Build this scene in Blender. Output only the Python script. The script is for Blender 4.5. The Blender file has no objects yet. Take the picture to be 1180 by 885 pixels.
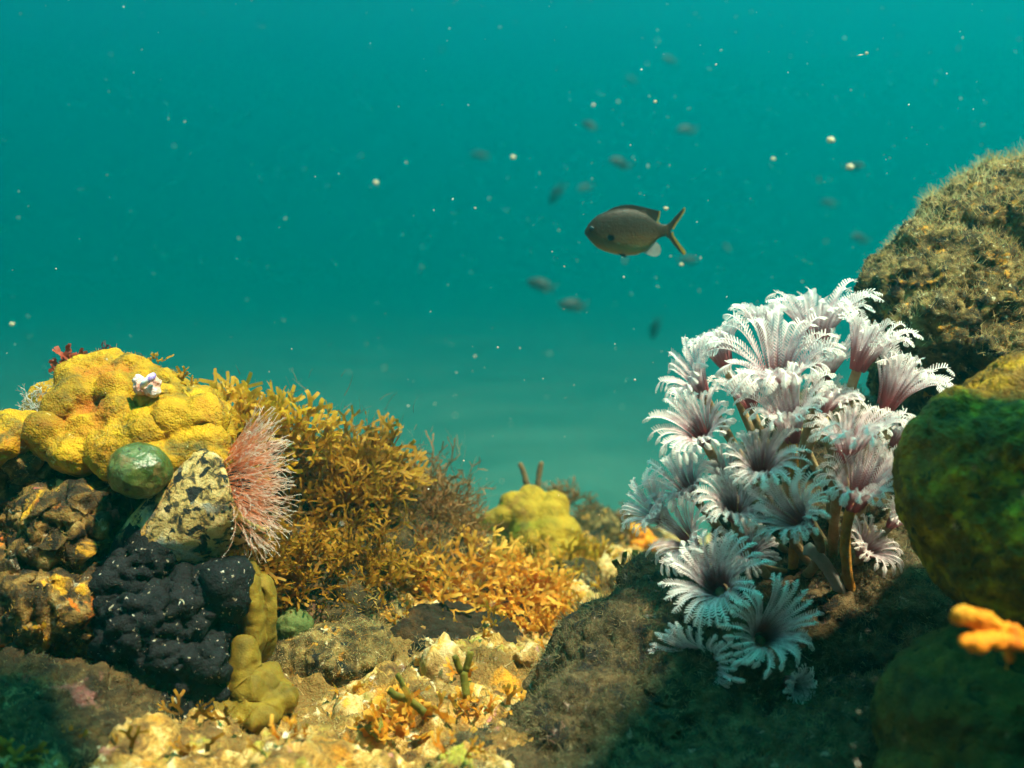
import bpy, bmesh, math, random
import numpy as np
from mathutils import Vector, Matrix, Quaternion
C = bpy.context
S = C.scene
COL = S.collection
R = math.radians

# ------------------------------------------------------------------ camera, light, exposure
PITCH = R(9.0)
FPX = 1147.0                                    # focal length in photo pixels (1180 wide)
cam_d = bpy.data.cameras.new('camera')
cam_d.sensor_width = 36.0
cam_d.lens = 36.0 * FPX / 1180.0
cam_d.clip_start = 0.01
cam_d.clip_end = 300
cam_d.dof.use_dof = True
cam_d.dof.focus_distance = 0.53
cam_d.dof.aperture_fstop = 6.8
cam = bpy.data.objects.new('camera', cam_d)
COL.objects.link(cam)
cam.rotation_euler = (R(90) - PITCH, 0, 0)
S.camera = cam

SUN_EL = R(66)
SUN_TO = Vector((1.0, -0.52, 0)).normalized() * math.cos(SUN_EL) + Vector((0, 0, math.sin(SUN_EL)))
world = bpy.data.worlds.new('World')
S.world = world
world.use_nodes = True
wn = world.node_tree
bg = wn.nodes['Background']
sky = wn.nodes.new('ShaderNodeTexSky')
sky.sky_type = 'NISHITA'
sky.sun_disc = False
sky.sun_elevation = SUN_EL
sky.sun_rotation = math.atan2(SUN_TO.x, SUN_TO.y)
wn.links.new(sky.outputs[0], bg.inputs[0])
bg.inputs[1].default_value = 0.05
sun_d = bpy.data.lights.new('sun', 'SUN')
sun_d.energy = 5.0
sun_d.angle = R(3.0)          # the rippled surface spreads the beam
sun_d.color = (1.0, 0.84, 0.55)
sun = bpy.data.objects.new('sun', sun_d)
COL.objects.link(sun)
sun.rotation_euler = SUN_TO.to_track_quat('Z', 'Y').to_euler()
sun.location = SUN_TO * 5

S.view_settings.view_transform = 'Standard'
S.view_settings.look = 'None'
S.view_settings.exposure = 2.95
S.view_settings.gamma = 1
S.view_settings.use_curve_mapping = False
S.cycles.volume_bounces = 2
S.cycles.max_bounces = 6
S.cycles.diffuse_bounces = 3
S.cycles.transmission_bounces = 3
S.cycles.caustics_reflective = False
S.cycles.caustics_refractive = False
S.cycles.use_denoising = True

WATER_COL = (0.0, 0.42, 0.465)
WATER_DENS = 0.23
WATER_G = 0.72

# ------------------------------------------------------------------ helpers
FW = np.array([0, math.cos(PITCH), -math.sin(PITCH)])
UP = np.array([0, math.sin(PITCH), math.cos(PITCH)])
RT = np.array([1.0, 0, 0])

def P(px, py, d):
    """photo pixel at camera depth d (metres) -> world point"""
    return FW * d + RT * ((px - 590.0) / FPX * d) + UP * ((442.5 - py) / FPX * d)

def px2m(n, d):
    return n * d / FPX

def nrm(v):
    v = np.asarray(v, float)
    return v / max(1e-12, np.linalg.norm(v))

# --- vectorised gradient noise
def _h(ix, iy, iz, seed):
    n = (ix.astype(np.int64) * 374761393 + iy.astype(np.int64) * 668265263 + iz.astype(np.int64) * 2147483647 // 7 * 3
         + seed * 974634777) & 0xffffffff
    n = ((n ^ (n >> 13)) * 1274126177) & 0xffffffff
    n = n ^ (n >> 16)
    return n

def pnoise(p, seed=0):
    p = np.asarray(p, float)
    i = np.floor(p).astype(np.int64)
    f = p - i
    u = f * f * f * (f * (f * 6 - 15) + 10)
    out = np.zeros(len(p))
    for dx in (0, 1):
        wx = u[:, 0] if dx else 1 - u[:, 0]
        for dy in (0, 1):
            wy = u[:, 1] if dy else 1 - u[:, 1]
            for dz in (0, 1):
                wz = u[:, 2] if dz else 1 - u[:, 2]
                h = _h(i[:, 0] + dx, i[:, 1] + dy, i[:, 2] + dz, seed)
                gx = (h & 1023) / 511.5 - 1
                gy = ((h >> 10) & 1023) / 511.5 - 1
                gz = ((h >> 20) & 1023) / 511.5 - 1
                out += wx * wy * wz * (gx * (f[:, 0] - dx) + gy * (f[:, 1] - dy) + gz * (f[:, 2] - dz))
    return out * 1.4

def fbm(p, scale, octs=4, seed=0, gain=0.5, ridged=False):
    p = np.asarray(p, float) * scale
    a = 1.0
    s = np.zeros(len(p))
    for k in range(octs):
        n = pnoise(p + 17.3 * k, seed + k)
        s += a * ((0.5 - np.abs(n)) if ridged else n)
        a *= gain
        p = p * 2.03
    return s

def cells(p, scale, seed=0):
    """distance to nearest jittered cell point (Worley F1) and F2"""
    p = np.asarray(p, float) * scale
    i = np.floor(p).astype(np.int64)
    d1 = np.full(len(p), 9.0)
    d2 = np.full(len(p), 9.0)
    for dx in (-1, 0, 1):
        for dy in (-1, 0, 1):
            for dz in (-1, 0, 1):
                cx, cy, cz = i[:, 0] + dx, i[:, 1] + dy, i[:, 2] + dz
                h = _h(cx, cy, cz, seed)
                q = np.stack([cx + (h & 1023) / 1023, cy + ((h >> 10) & 1023) / 1023, cz + ((h >> 20) & 1023) / 1023], 1)
                d = np.linalg.norm(q - p, axis=1)
                d2 = np.minimum(d2, np.maximum(d, d1))
                d1 = np.minimum(d1, d)
    return d1, d2

# --- mesh from arrays
def mesh_from(verts, faces, name, mat=None, smooth=True, attr=None, fixed=None):
    me = bpy.data.meshes.new(name)
    verts = np.asarray(verts, float)
    if isinstance(faces, np.ndarray):
        k = faces.shape[1]
        nf = len(faces)
        me.vertices.add(len(verts))
        me.vertices.foreach_set('co', verts.ravel())
        me.loops.add(nf * k)
        me.loops.foreach_set('vertex_index', faces.astype(np.int32).ravel())
        me.polygons.add(nf)
        me.polygons.foreach_set('loop_start', np.arange(0, nf * k, k, dtype=np.int32))
        me.polygons.foreach_set('loop_total', np.full(nf, k, dtype=np.int32))
        me.update(calc_edges=True)
        me.validate()
    else:
        me.from_pydata([tuple(v) for v in verts], [], [tuple(f) for f in faces])
        me.update()
    if smooth:
        me.polygons.foreach_set('use_smooth', np.ones(len(me.polygons), dtype=bool))
    if attr is not None:
        for an, vals in attr.items():
            a = me.attributes.new(an, 'FLOAT', 'POINT')
            a.data.foreach_set('value', np.asarray(vals, dtype=np.float32))
    if mat:
        me.materials.append(mat)
    return me

def verts_of(me):
    v = np.empty(len(me.vertices) * 3)
    me.vertices.foreach_get('co', v)
    return v.reshape(-1, 3)

def normals_of(me):
    n = np.empty(len(me.vertices) * 3)
    me.vertices.foreach_get('normal', n)
    return n.reshape(-1, 3)

def link(name, me, parent=None, loc=None):
    """link mesh; world-space verts are moved so that the origin sits at the base"""
    o = bpy.data.objects.new(name, me)
    COL.objects.link(o)
    if parent is None and loc is None:
        v = verts_of(me)
        c = (v.min(0) + v.max(0)) / 2
        c[2] = v[:, 2].min()
        me.vertices.foreach_set('co', (v - c).ravel())
        me.update()
        o.location = c
    elif loc is not None:
        o.location = loc
    if parent is not None:
        o.parent = parent
    return o

def tag(o, label=None, cat=None, group=None, kind=None):
    if label: o['label'] = label
    if cat: o['category'] = cat
    if group: o['group'] = group
    if kind: o['kind'] = kind
    return o

def empty(name, loc):
    o = bpy.data.objects.new(name, None)
    COL.objects.link(o)
    o.location = loc
    o.empty_display_size = 0.01
    return o

def blob(ells, voxel, smooth=6, fac=0.5, disp=None, name='blob', mat=None):
    """smooth union of ellipsoids (centre, radius or radii) -> mesh in world space"""
    bm = bmesh.new()
    for e in ells:
        c, r = e[0], e[1]
        rr = (r, r, r) if np.isscalar(r) else r
        M = Matrix.Translation(Vector(c)) @ (e[2].to_4x4() if len(e) > 2 else Matrix.Identity(4)) @ Matrix.Diagonal((*rr, 1))
        bmesh.ops.create_icosphere(bm, subdivisions=4, radius=1.0, matrix=M)
    me0 = bpy.data.meshes.new('tmp')
    bm.to_mesh(me0)
    bm.free()
    o = bpy.data.objects.new('tmp', me0)
    COL.objects.link(o)
    m = o.modifiers.new('r', 'REMESH')
    m.mode = 'VOXEL'
    m.voxel_size = voxel
    if smooth:
        s = o.modifiers.new('s', 'SMOOTH')
        s.factor = fac
        s.iterations = smooth
    C.view_layer.update()
    dg = C.evaluated_depsgraph_get()
    me = bpy.data.meshes.new_from_object(o.evaluated_get(dg))
    bpy.data.objects.remove(o)
    bpy.data.meshes.remove(me0)
    me.name = name
    if disp:
        for fn in (disp if isinstance(disp, (list, tuple)) else [disp]):
            v = verts_of(me)
            n = normals_of(me)
            me.vertices.foreach_set('co', fn(v, n).ravel())
            me.update()
    me.polygons.foreach_set('use_smooth', np.ones(len(me.polygons), dtype=bool))
    me.materials.clear()
    if mat:
        me.materials.append(mat)
    return me

def bumpy(*terms):
    """terms: (kind, scale, amp, seed)"""
    def f(v, n):
        h = np.zeros(len(v))
        for kind, sc, amp, seed in terms:
            if kind == 'fbm': h += amp * fbm(v, sc, 4, seed)
            elif kind == 'fold': h += amp * fbm(v * np.array([1, 1, .12]), sc, 2, seed, ridged=True)
            elif kind == 'ridge': h += amp * fbm(v, sc, 4, seed, ridged=True)
            elif kind == 'cell':
                d1, d2 = cells(v, sc, seed)
                h += amp * (0.6 - d1)
            elif kind == 'pit':
                d1, d2 = cells(v, sc, seed)
                h -= amp * np.clip(1 - d1 / 0.35, 0, 1) ** 0.6
        return v + n * h[:, None]
    return f

def surf_points(me, n, seed, mask=None):
    """random points on a mesh, with normals (area weighted)"""
    rng = np.random.default_rng(seed)
    me.calc_loop_triangles()
    t = np.empty(len(me.loop_triangles) * 3, dtype=np.int32)
    me.loop_triangles.foreach_get('vertices', t)
    t = t.reshape(-1, 3)
    v = verts_of(me)
    a, b, c = v[t[:, 0]], v[t[:, 1]], v[t[:, 2]]
    cr = np.cross(b - a, c - a)
    ar = np.linalg.norm(cr, axis=1) + 1e-15
    w = ar.copy()
    if mask is not None:
        w = w * mask((a + b + c) / 3, cr / ar[:, None])
    w = w / w.sum()
    k = rng.choice(len(t), size=n, p=w)
    r1 = np.sqrt(rng.random(n))
    r2 = rng.random(n)
    p = (1 - r1)[:, None] * a[k] + (r1 * (1 - r2))[:, None] * b[k] + (r1 * r2)[:, None] * c[k]
    return p, cr[k] / ar[k][:, None]

def blades(p, n, length, width, seed, spread=0.6, curl=0.5, segs=3, sway=(0, 0, 0.25), lvar=0.6):
    """many curved tapering blades rooted at p -> verts, quads, attr t, attr r"""
    rng = np.random.default_rng(seed)
    N = len(p)
    d = n + spread * rng.normal(size=(N, 3)) + np.array(sway)
    d /= np.linalg.norm(d, axis=1)[:, None]
    side = np.cross(d, rng.normal(size=(N, 3)))
    side /= np.linalg.norm(side, axis=1)[:, None] + 1e-9
    bend = rng.normal(size=(N, 3)) * curl
    L = length * (1 - lvar + 2 * lvar * rng.random(N)) if np.isscalar(length) else length
    V = np.zeros((N, segs + 1, 2, 3))
    T = np.zeros((N, segs + 1, 2))
    pos = p - d * 0.0004
    for k in range(segs + 1):
        t = k / segs
        w = width * (1 - 0.75 * t)
        V[:, k, 0] = pos - side * w * 0.5
        V[:, k, 1] = pos + side * w * 0.5
        T[:, k] = t
        d2 = d + bend * (t + 0.3)
        d2 /= np.linalg.norm(d2, axis=1)[:, None]
        pos = pos + d2 * (L / segs)[:, None]
    base = np.arange(N)[:, None] * (segs + 1) * 2 + np.arange(segs)[None, :] * 2
    F = np.stack([base, base + 1, base + 3, base + 2], -1).reshape(-1, 4)
    rr = np.repeat(rng.random(N), (segs + 1) * 2)
    return V.reshape(-1, 3), F, {'t': T.ravel(), 'rnd': rr}

def tube_mesh(pts, rad, sides=10, noise_amp=0.0, seed=0, cap=True):
    pts = np.asarray(pts, float)
    n = len(pts)
    rad = np.broadcast_to(np.asarray(rad, float), (n,))
    V, F = [], []
    tan = np.gradient(pts, axis=0)
    u = np.cross(tan[0], [0.3, 0.2, 0.9])
    for k in range(n):
        t = nrm(tan[k])
        u = nrm(u - t * np.dot(u, t))
        w = np.cross(t, u)
        for s in range(sides):
            a = 2 * math.pi * s / sides
            V.append(pts[k] + (u * math.cos(a) + w * math.sin(a)) * rad[k])
    for k in range(n - 1):
        for s in range(sides):
            F.append((k * sides + s, k * sides + (s + 1) % sides, (k + 1) * sides + (s + 1) % sides, (k + 1) * sides + s))
    V = np.array(V)
    if noise_amp:
        cen = np.repeat(pts, sides, axis=0)
        dirs = V - cen
        dirs /= np.linalg.norm(dirs, axis=1)[:, None] + 1e-9
        V = V + dirs * (noise_amp * fbm(V, 0.35 / max(noise_amp, 1e-5) * 0.6, 3, seed))[:, None]
    if cap:
        for k, rev in ((0, True), (n - 1, False)):
            V = np.vstack([V, pts[k] + nrm(tan[k]) * rad[k] * (-0.6 if rev else 0.6)])
            c = len(V) - 1
            for s in range(sides):
                a, b = k * sides + s, k * sides + (s + 1) % sides
                F.append((b, a, c) if rev else (a, b, c))
    return V, F

def bez(p0, p1, p2, p3, n=14):
    t = np.linspace(0, 1, n)[:, None]
    return (1-t)**3*np.array(p0) + 3*(1-t)**2*t*np.array(p1) + 3*(1-t)*t*t*np.array(p2) + t**3*np.array(p3)

# ------------------------------------------------------------------ materials
def mat(name, ramp, scale=40, detail=6, layers=(), bumps=((300, 0.0008),), rough=0.75, trans=0.0, spec=0.25,
        attr=None, attr_ramp=None, attr_fac=1.0, vor=None, foot=None, polyp=None, sss=0.0, distort=0.6):
    """ramp: [(pos, rgb)] over a noise; layers: (rgb, scale, lo, hi, offset[, detail]) painted over it; bumps: (scale, height)"""
    m = bpy.data.materials.new(name)
    m.use_nodes = True
    nt = m.node_tree
    N, Lk = nt.nodes, nt.links
    pb = N['Principled BSDF']
    pb.inputs['Roughness'].default_value = rough
    pb.inputs['Specular IOR Level'].default_value = spec
    tc = N.new('ShaderNodeTexCoord')
    def noise(sc, off=0.0, det=detail, rgh=0.6, dist=distort):
        mp = N.new('ShaderNodeMapping')
        mp.inputs['Location'].default_value = (off, off * 0.7, -off * 1.3)
        Lk.new(tc.outputs['Object'], mp.inputs['Vector'])
        nn = N.new('ShaderNodeTexNoise')
        nn.inputs['Scale'].default_value = sc
        nn.inputs['Detail'].default_value = det
        nn.inputs['Roughness'].default_value = rgh
        nn.inputs['Distortion'].default_value = dist
        Lk.new(mp.outputs[0], nn.inputs['Vector'])
        return nn
    def mkramp(src, stops):
        cr = N.new('ShaderNodeValToRGB')
        el = cr.color_ramp.elements
        while len(el) > 1:
            el.remove(el[-1])
        for k, (pp, cc) in enumerate(stops):
            e = el[0] if k == 0 else el.new(pp)
            e.position = pp
            e.color = (*cc, 1)
        Lk.new(src, cr.inputs[0])
        return cr
    col = mkramp(noise(scale).outputs['Fac'], ramp).outputs[0]
    if attr:
        at = N.new('ShaderNodeAttribute')
        at.attribute_name = attr
        ac = mkramp(at.outputs['Fac'], attr_ramp)
        mx = N.new('ShaderNodeMix')
        mx.data_type = 'RGBA'
        mx.inputs['Factor'].default_value = attr_fac
        Lk.new(col, mx.inputs['A'])
        Lk.new(ac.outputs[0], mx.inputs['B'])
        col = mx.outputs['Result']
    for ly in layers:
        c, sc, lo, hi, off = ly[:5]
        nn = noise(sc, off, ly[5] if len(ly) > 5 else 5)
        mr = N.new('ShaderNodeMapRange')
        mr.inputs['From Min'].default_value = lo
        mr.inputs['From Max'].default_value = hi
        Lk.new(nn.outputs['Fac'], mr.inputs['Value'])
        mx = N.new('ShaderNodeMix')
        mx.data_type = 'RGBA'
        Lk.new(mr.outputs[0], mx.inputs['Factor'])
        Lk.new(col, mx.inputs['A'])
        mx.inputs['B'].default_value = (*c, 1)
        col = mx.outputs['Result']
    if foot:
        # pigment that belongs to the foot of the thing: (rgb, t where it ends, softness)
        at2 = N.new('ShaderNodeAttribute')
        at2.attribute_name = 't'
        mr = N.new('ShaderNodeMapRange')
        mr.inputs['From Min'].default_value = foot[1] + foot[2]
        mr.inputs['From Max'].default_value = foot[1] - foot[2]
        Lk.new(at2.outputs['Fac'], mr.inputs['Value'])
        mx = N.new('ShaderNodeMix')
        mx.data_type = 'RGBA'
        Lk.new(mr.outputs[0], mx.inputs['Factor'])
        Lk.new(col, mx.inputs['A'])
        mx.inputs['B'].default_value = (*foot[0], 1)
        col = mx.outputs['Result']
    if vor:
        # spots of another pigment: (rgb, scale, radius, density threshold)
        vt = N.new('ShaderNodeTexVoronoi')
        vt.inputs['Scale'].default_value = vor[1]
        Lk.new(tc.outputs['Object'], vt.inputs['Vector'])
        mr = N.new('ShaderNodeMapRange')
        mr.inputs['From Min'].default_value = vor[2]
        mr.inputs['From Max'].default_value = vor[2] * 0.6
        Lk.new(vt.outputs['Distance'], mr.inputs['Value'])
        gt = N.new('ShaderNodeMath')
        gt.operation = 'GREATER_THAN'
        gt.inputs[1].default_value = vor[3]
        sp = N.new('ShaderNodeSeparateColor')
        Lk.new(vt.outputs['Color'], sp.inputs[0])
        Lk.new(sp.outputs[0], gt.inputs[0])
        ml = N.new('ShaderNodeMath')
        ml.operation = 'MULTIPLY'
        Lk.new(mr.outputs[0], ml.inputs[0])
        Lk.new(gt.outputs[0], ml.inputs[1])
        mx = N.new('ShaderNodeMix')
        mx.data_type = 'RGBA'
        Lk.new(ml.outputs[0], mx.inputs['Factor'])
        Lk.new(col, mx.inputs['A'])
        mx.inputs['B'].default_value = (*vor[0], 1)
        col = mx.outputs['Result']
    Lk.new(col, pb.inputs['Base Color'])
    if sss:
        pb.inputs['Subsurface Weight'].default_value = sss
        pb.inputs['Subsurface Radius'].default_value = (1.0, 0.6, 0.3)
        pb.inputs['Subsurface Scale'].default_value = 0.002
    prev = None
    if polyp:
        pv = N.new('ShaderNodeTexVoronoi')
        pv.inputs['Scale'].default_value = polyp[0]
        Lk.new(tc.outputs['Object'], pv.inputs['Vector'])
        prev = N.new('ShaderNodeBump')
        prev.inputs['Distance'].default_value = polyp[1]
        Lk.new(pv.outputs['Distance'], prev.inputs['Height'])
    for sc, hgt in bumps:
        b = N.new('ShaderNodeBump')
        b.inputs['Strength'].default_value = 1.0
        b.inputs['Distance'].default_value = hgt
        Lk.new(noise(sc, 3.3, 4, 0.6, 0.2).outputs['Fac'], b.inputs['Height'])
        if prev:
            Lk.new(prev.outputs[0], b.inputs['Normal'])
        prev = b
    if prev:
        Lk.new(prev.outputs[0], pb.inputs['Normal'])
    if trans > 0:
        tr = N.new('ShaderNodeBsdfTranslucent')
        Lk.new(col, tr.inputs['Color'])
        ms = N.new('ShaderNodeMixShader')
        ms.inputs[0].default_value = trans
        Lk.new(pb.outputs[0], ms.inputs[1])
        Lk.new(tr.outputs[0], ms.inputs[2])
        Lk.new(ms.outputs[0], N['Material Output'].inputs['Surface'])
    return m

M = {}
M['yellow_coral'] = mat('yellow coral', [(0.3, (0.10, 0.06, 0.005)), (0.46, (0.34, 0.18, 0.004)), (0.68, (0.58, 0.32, 0.006))], 45, 8,
    layers=[((0.34, 0.10, 0.006), 28, 0.55, 0.70, 4.0), ((0.08, 0.06, 0.012), 55, 0.54, 0.68, 14.0, 8), ((0.50, 0.42, 0.22), 190, 0.68, 0.72, 9.0)], polyp=(900, -0.00045), bumps=((420, 0.0010), (60, .0012)), rough=0.75)
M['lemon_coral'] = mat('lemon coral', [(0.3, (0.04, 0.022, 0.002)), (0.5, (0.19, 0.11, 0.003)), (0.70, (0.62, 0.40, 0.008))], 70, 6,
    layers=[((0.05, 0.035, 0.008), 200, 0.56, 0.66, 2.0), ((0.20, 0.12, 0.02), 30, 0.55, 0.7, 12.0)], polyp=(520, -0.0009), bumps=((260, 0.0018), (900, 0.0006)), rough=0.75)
M['shaded_coral'] = mat('shaded coral', [(0.3, (0.03, 0.026, 0.006)), (0.5, (0.09, 0.072, 0.012)), (0.7, (0.17, 0.13, 0.02))], 60, 6,  # darkened copy of the lemon coral: shade is put into its colour
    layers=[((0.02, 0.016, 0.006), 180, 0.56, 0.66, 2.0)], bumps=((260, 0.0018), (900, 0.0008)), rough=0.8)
M['mid_coral'] = mat('mustard coral', [(0.3, (0.16, 0.10, 0.006)), (0.6, (0.36, 0.22, 0.010))], 60, 6,
    layers=[((0.20, 0.10, 0.01), 50, .56, .66, 4.0)], polyp=(520, -0.0006), bumps=((500, 0.0008),), rough=0.8)
M['mustard'] = mat('mustard sponge', [(0.3, (0.08, 0.055, 0.006)), (0.55, (0.20, 0.13, 0.010)), (0.75, (0.34, 0.22, 0.02))], 60, 7,
    bumps=((1100, 0.0005),), rough=0.7)
M['rock_left'] = mat('encrusted rock', [(0.34, (0.008, 0.006, 0.004)), (0.48, (0.05, 0.03, 0.012)), (0.58, (0.20, 0.11, 0.025)), (0.72, (0.40, 0.28, 0.11))], 90, 9,  # base darkened to hold the shade below the coral head
    layers=[((0.60, 0.15, 0.008), 36, 0.59, 0.65, 1.0), ((0.62, 0.32, 0.02), 56, 0.60, 0.67, 7.0), ((0.36, 0.10, 0.09), 45, 0.64, 0.70, 11.0),
            ((0.50, 0.45, 0.33), 130, 0.64, 0.70, 5.0), ((0.012, 0.010, 0.008), 60, 0.58, 0.66, 21.0)],
    bumps=((260, 0.0022), (900, 0.0009)), rough=0.8)
M['rock_dark'] = mat('dark algal rock', [(0.32, (0.008, 0.006, 0.004)), (0.5, (0.04, 0.026, 0.010)), (0.7, (0.13, 0.08, 0.026))], 80, 9,
    layers=[((0.22, 0.09, 0.08), 45, 0.63, 0.72, 2.0), ((0.30, 0.24, 0.12), 110, 0.62, 0.7, 8.0)],
    bumps=((300, 0.002), (1000, 0.0008)), rough=0.85)
M['rock_turf'] = mat('turf covered rock', [(0.34, (0.016, 0.011, 0.005)), (0.5, (0.10, 0.065, 0.02)), (0.68, (0.32, 0.22, 0.07))], 110, 9,
    layers=[((0.50, 0.24, 0.03), 90, 0.6, 0.66, 2.0), ((0.012, 0.01, 0.008), 80, 0.56, 0.62, 8.0), ((0.55, 0.48, 0.30), 160, 0.64, 0.68, 12.0)],
    bumps=((300, 0.002), (1000, 0.0008)), rough=0.85)
M['ground'] = mat('reef ground', [(0.30, (0.06, 0.03, 0.010)), (0.45, (0.20, 0.11, 0.03)), (0.53, (0.46, 0.27, 0.06)), (0.60, (0.64, 0.46, 0.18)), (0.70, (0.82, 0.74, 0.52))], 75, 10,
    layers=[((0.64, 0.28, 0.02), 26, 0.57, 0.68, 3.0), ((0.40, 0.38, 0.05), 34, 0.62, 0.70, 9.0), ((0.55, 0.22, 0.20), 60, 0.65, 0.72, 14.0),
            ((0.82, 0.76, 0.62), 80, 0.62, 0.69, 22.0), ((0.03, 0.02, 0.01), 70, 0.62, 0.70, 31.0), ((0.19, 0.11, 0.028), 22, 0.51, 0.59, 41.0, 9), ((0.86, 0.72, 0.42), 60, .62, .68, 51.0, 6)],
    bumps=((240, 0.003), (900, 0.001)), rough=0.8)
M['hollow_shade'] = mat('hollow shade rock', [(0.3, (0.008, 0.005, 0.003)), (0.55, (0.028, 0.015, 0.006)), (0.72, (0.10, 0.045, 0.010))], 70, 8,  # near-black colour stands in for the shade of the hollow
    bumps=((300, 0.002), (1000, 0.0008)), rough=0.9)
M['rubble'] = mat('pale rubble', [(0.3, (0.16, 0.08, 0.02)), (0.46, (0.44, 0.28, 0.09)), (0.66, (0.66, 0.54, 0.30))], 130, 9,
    layers=[((0.60, 0.28, 0.03), 70, 0.54, 0.62, 3.0), ((0.26, 0.20, 0.04), 60, 0.56, 0.64, 33.0), ((0.50, 0.24, 0.24), 90, 0.64, 0.72, 13.0)], bumps=((350, 0.0015), (1200, 0.0005)), rough=0.8)
M['black_sponge'] = mat('black sponge', [(0.3, (0.004, 0.005, 0.007)), (0.7, (0.014, 0.015, 0.018))], 80, 4,
    layers=[((0.36, 0.34, 0.24), 240, 0.66, 0.69, 3.0, 3), ((0.5, 0.5, 0.42), 420, 0.69, 0.72, 8.0, 2)], bumps=((300, 0.002), (800, .0008)), rough=0.75, spec=.15)
M['tube_crust'] = mat('crusted tube', [(0.30, (0.02, 0.018, 0.016)), (0.42, (0.10, 0.07, 0.03)), (0.47, (0.46, 0.31, 0.10)), (0.7, (0.66, 0.50, 0.24))], 170, 9,
    layers=[((0.012, 0.012, 0.014), 130, 0.525, 0.555, 6.0, 8), ((0.62, 0.33, 0.06), 70, 0.60, 0.68, 15.0), ((0.34, 0.33, 0.28), 40, 0.58, 0.66, 25.0)], foot=((0.010, 0.010, 0.012), .50, .06),
    bumps=((420, 0.0016), (1200, 0.0006)), rough=0.75)
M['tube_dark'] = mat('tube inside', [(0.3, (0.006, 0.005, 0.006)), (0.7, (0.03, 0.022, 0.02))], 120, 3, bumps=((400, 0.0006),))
M['bubble'] = mat('bubble alga', [(0.3, (0.015, 0.03, 0.006)), (0.5, (0.045, 0.075, 0.012)), (0.7, (0.13, 0.15, 0.04))], 90, 8,
    layers=[((0.14, 0.10, 0.03), 120, 0.54, 0.66, 4.0), ((0.03, 0.03, 0.01), 300, 0.60, 0.66, 9.0)], bumps=((500, 0.0004), (160, .0012)), rough=0.34, spec=0.6)
M['bubble_dull'] = mat('dull bubble alga', [(0.3, (0.03, 0.05, 0.012)), (0.55, (0.10, 0.13, 0.035)), (0.7, (0.22, 0.22, 0.09))], 110, 8,
    bumps=((500, 0.0009),), rough=0.8)
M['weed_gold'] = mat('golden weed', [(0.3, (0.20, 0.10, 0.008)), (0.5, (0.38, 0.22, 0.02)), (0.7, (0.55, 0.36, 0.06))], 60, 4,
    attr='t', attr_ramp=[(0.0, (0.12, 0.06, 0.008)), (0.5, (0.44, 0.19, 0.006)), (1.0, (0.82, 0.46, 0.03))], attr_fac=0.7,  # bright tips and dark roots put backlight and inner shade into the colour
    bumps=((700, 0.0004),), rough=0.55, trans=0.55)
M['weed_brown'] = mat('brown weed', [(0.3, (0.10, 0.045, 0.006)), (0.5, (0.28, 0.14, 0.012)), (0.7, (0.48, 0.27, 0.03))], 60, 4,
    attr='t', attr_ramp=[(0.0, (0.06, 0.028, 0.005)), (0.5, (0.26, 0.11, 0.006)), (1.0, (0.68, 0.35, 0.03))], attr_fac=0.7,  # roots darkened and tips lightened in place of inner shade and backlight
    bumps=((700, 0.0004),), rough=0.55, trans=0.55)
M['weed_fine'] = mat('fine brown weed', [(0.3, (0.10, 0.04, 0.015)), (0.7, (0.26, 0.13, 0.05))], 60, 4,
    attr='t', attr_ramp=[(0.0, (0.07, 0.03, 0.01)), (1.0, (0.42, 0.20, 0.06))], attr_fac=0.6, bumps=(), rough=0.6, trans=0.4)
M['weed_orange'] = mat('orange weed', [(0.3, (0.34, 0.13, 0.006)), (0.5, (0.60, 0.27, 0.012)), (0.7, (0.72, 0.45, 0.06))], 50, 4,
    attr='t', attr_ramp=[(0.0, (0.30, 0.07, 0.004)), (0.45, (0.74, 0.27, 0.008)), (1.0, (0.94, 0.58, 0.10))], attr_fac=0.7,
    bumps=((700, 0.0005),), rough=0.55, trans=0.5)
M['weed_green'] = mat('green weed', [(0.3, (0.10, 0.10, 0.012)), (0.7, (0.34, 0.31, 0.05))], 60, 4,
    bumps=((700, 0.0004),), rough=0.5, trans=0.4)
M['turf'] = mat('turf algae', [(0.34, (0.022, 0.016, 0.006)), (0.5, (0.075, 0.052, 0.018)), (0.7, (0.22, 0.16, 0.06))], 90, 8,
    layers=[((0.30, 0.20, 0.16), 40, 0.6, 0.7, 4.0)], bumps=(), rough=0.8, trans=0.35)
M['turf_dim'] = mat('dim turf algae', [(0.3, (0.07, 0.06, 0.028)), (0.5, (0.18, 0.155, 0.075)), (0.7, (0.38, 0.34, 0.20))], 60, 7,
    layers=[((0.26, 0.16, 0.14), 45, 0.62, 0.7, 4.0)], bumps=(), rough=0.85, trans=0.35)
M['rock_dim'] = mat('dim turf rock', [(0.32, (0.012, 0.009, 0.005)), (0.5, (0.06, 0.042, 0.018)), (0.68, (0.14, 0.10, 0.045))], 110, 9,  # shade put into colour: darker copy of the turf covered rock
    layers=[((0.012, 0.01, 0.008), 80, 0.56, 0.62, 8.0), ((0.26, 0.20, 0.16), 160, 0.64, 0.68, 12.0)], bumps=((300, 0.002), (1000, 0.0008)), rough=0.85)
M['turf_pale'] = mat('pale turf algae', [(0.3, (0.36, 0.26, 0.09)), (0.5, (0.58, 0.45, 0.20)), (0.7, (0.78, 0.66, 0.38))], 50, 5,
    bumps=(), rough=0.8, trans=0.55)
M['turf_gold'] = mat('golden turf', [(0.3, (0.16, 0.08, 0.012)), (0.48, (0.40, 0.23, 0.04)), (0.6, (0.62, 0.44, 0.12)), (0.72, (0.74, 0.64, 0.34))], 45, 7,
    layers=[((0.50, 0.16, 0.02), 40, 0.58, 0.68, 4.0)], bumps=(), rough=0.8, trans=0.4)
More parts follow.
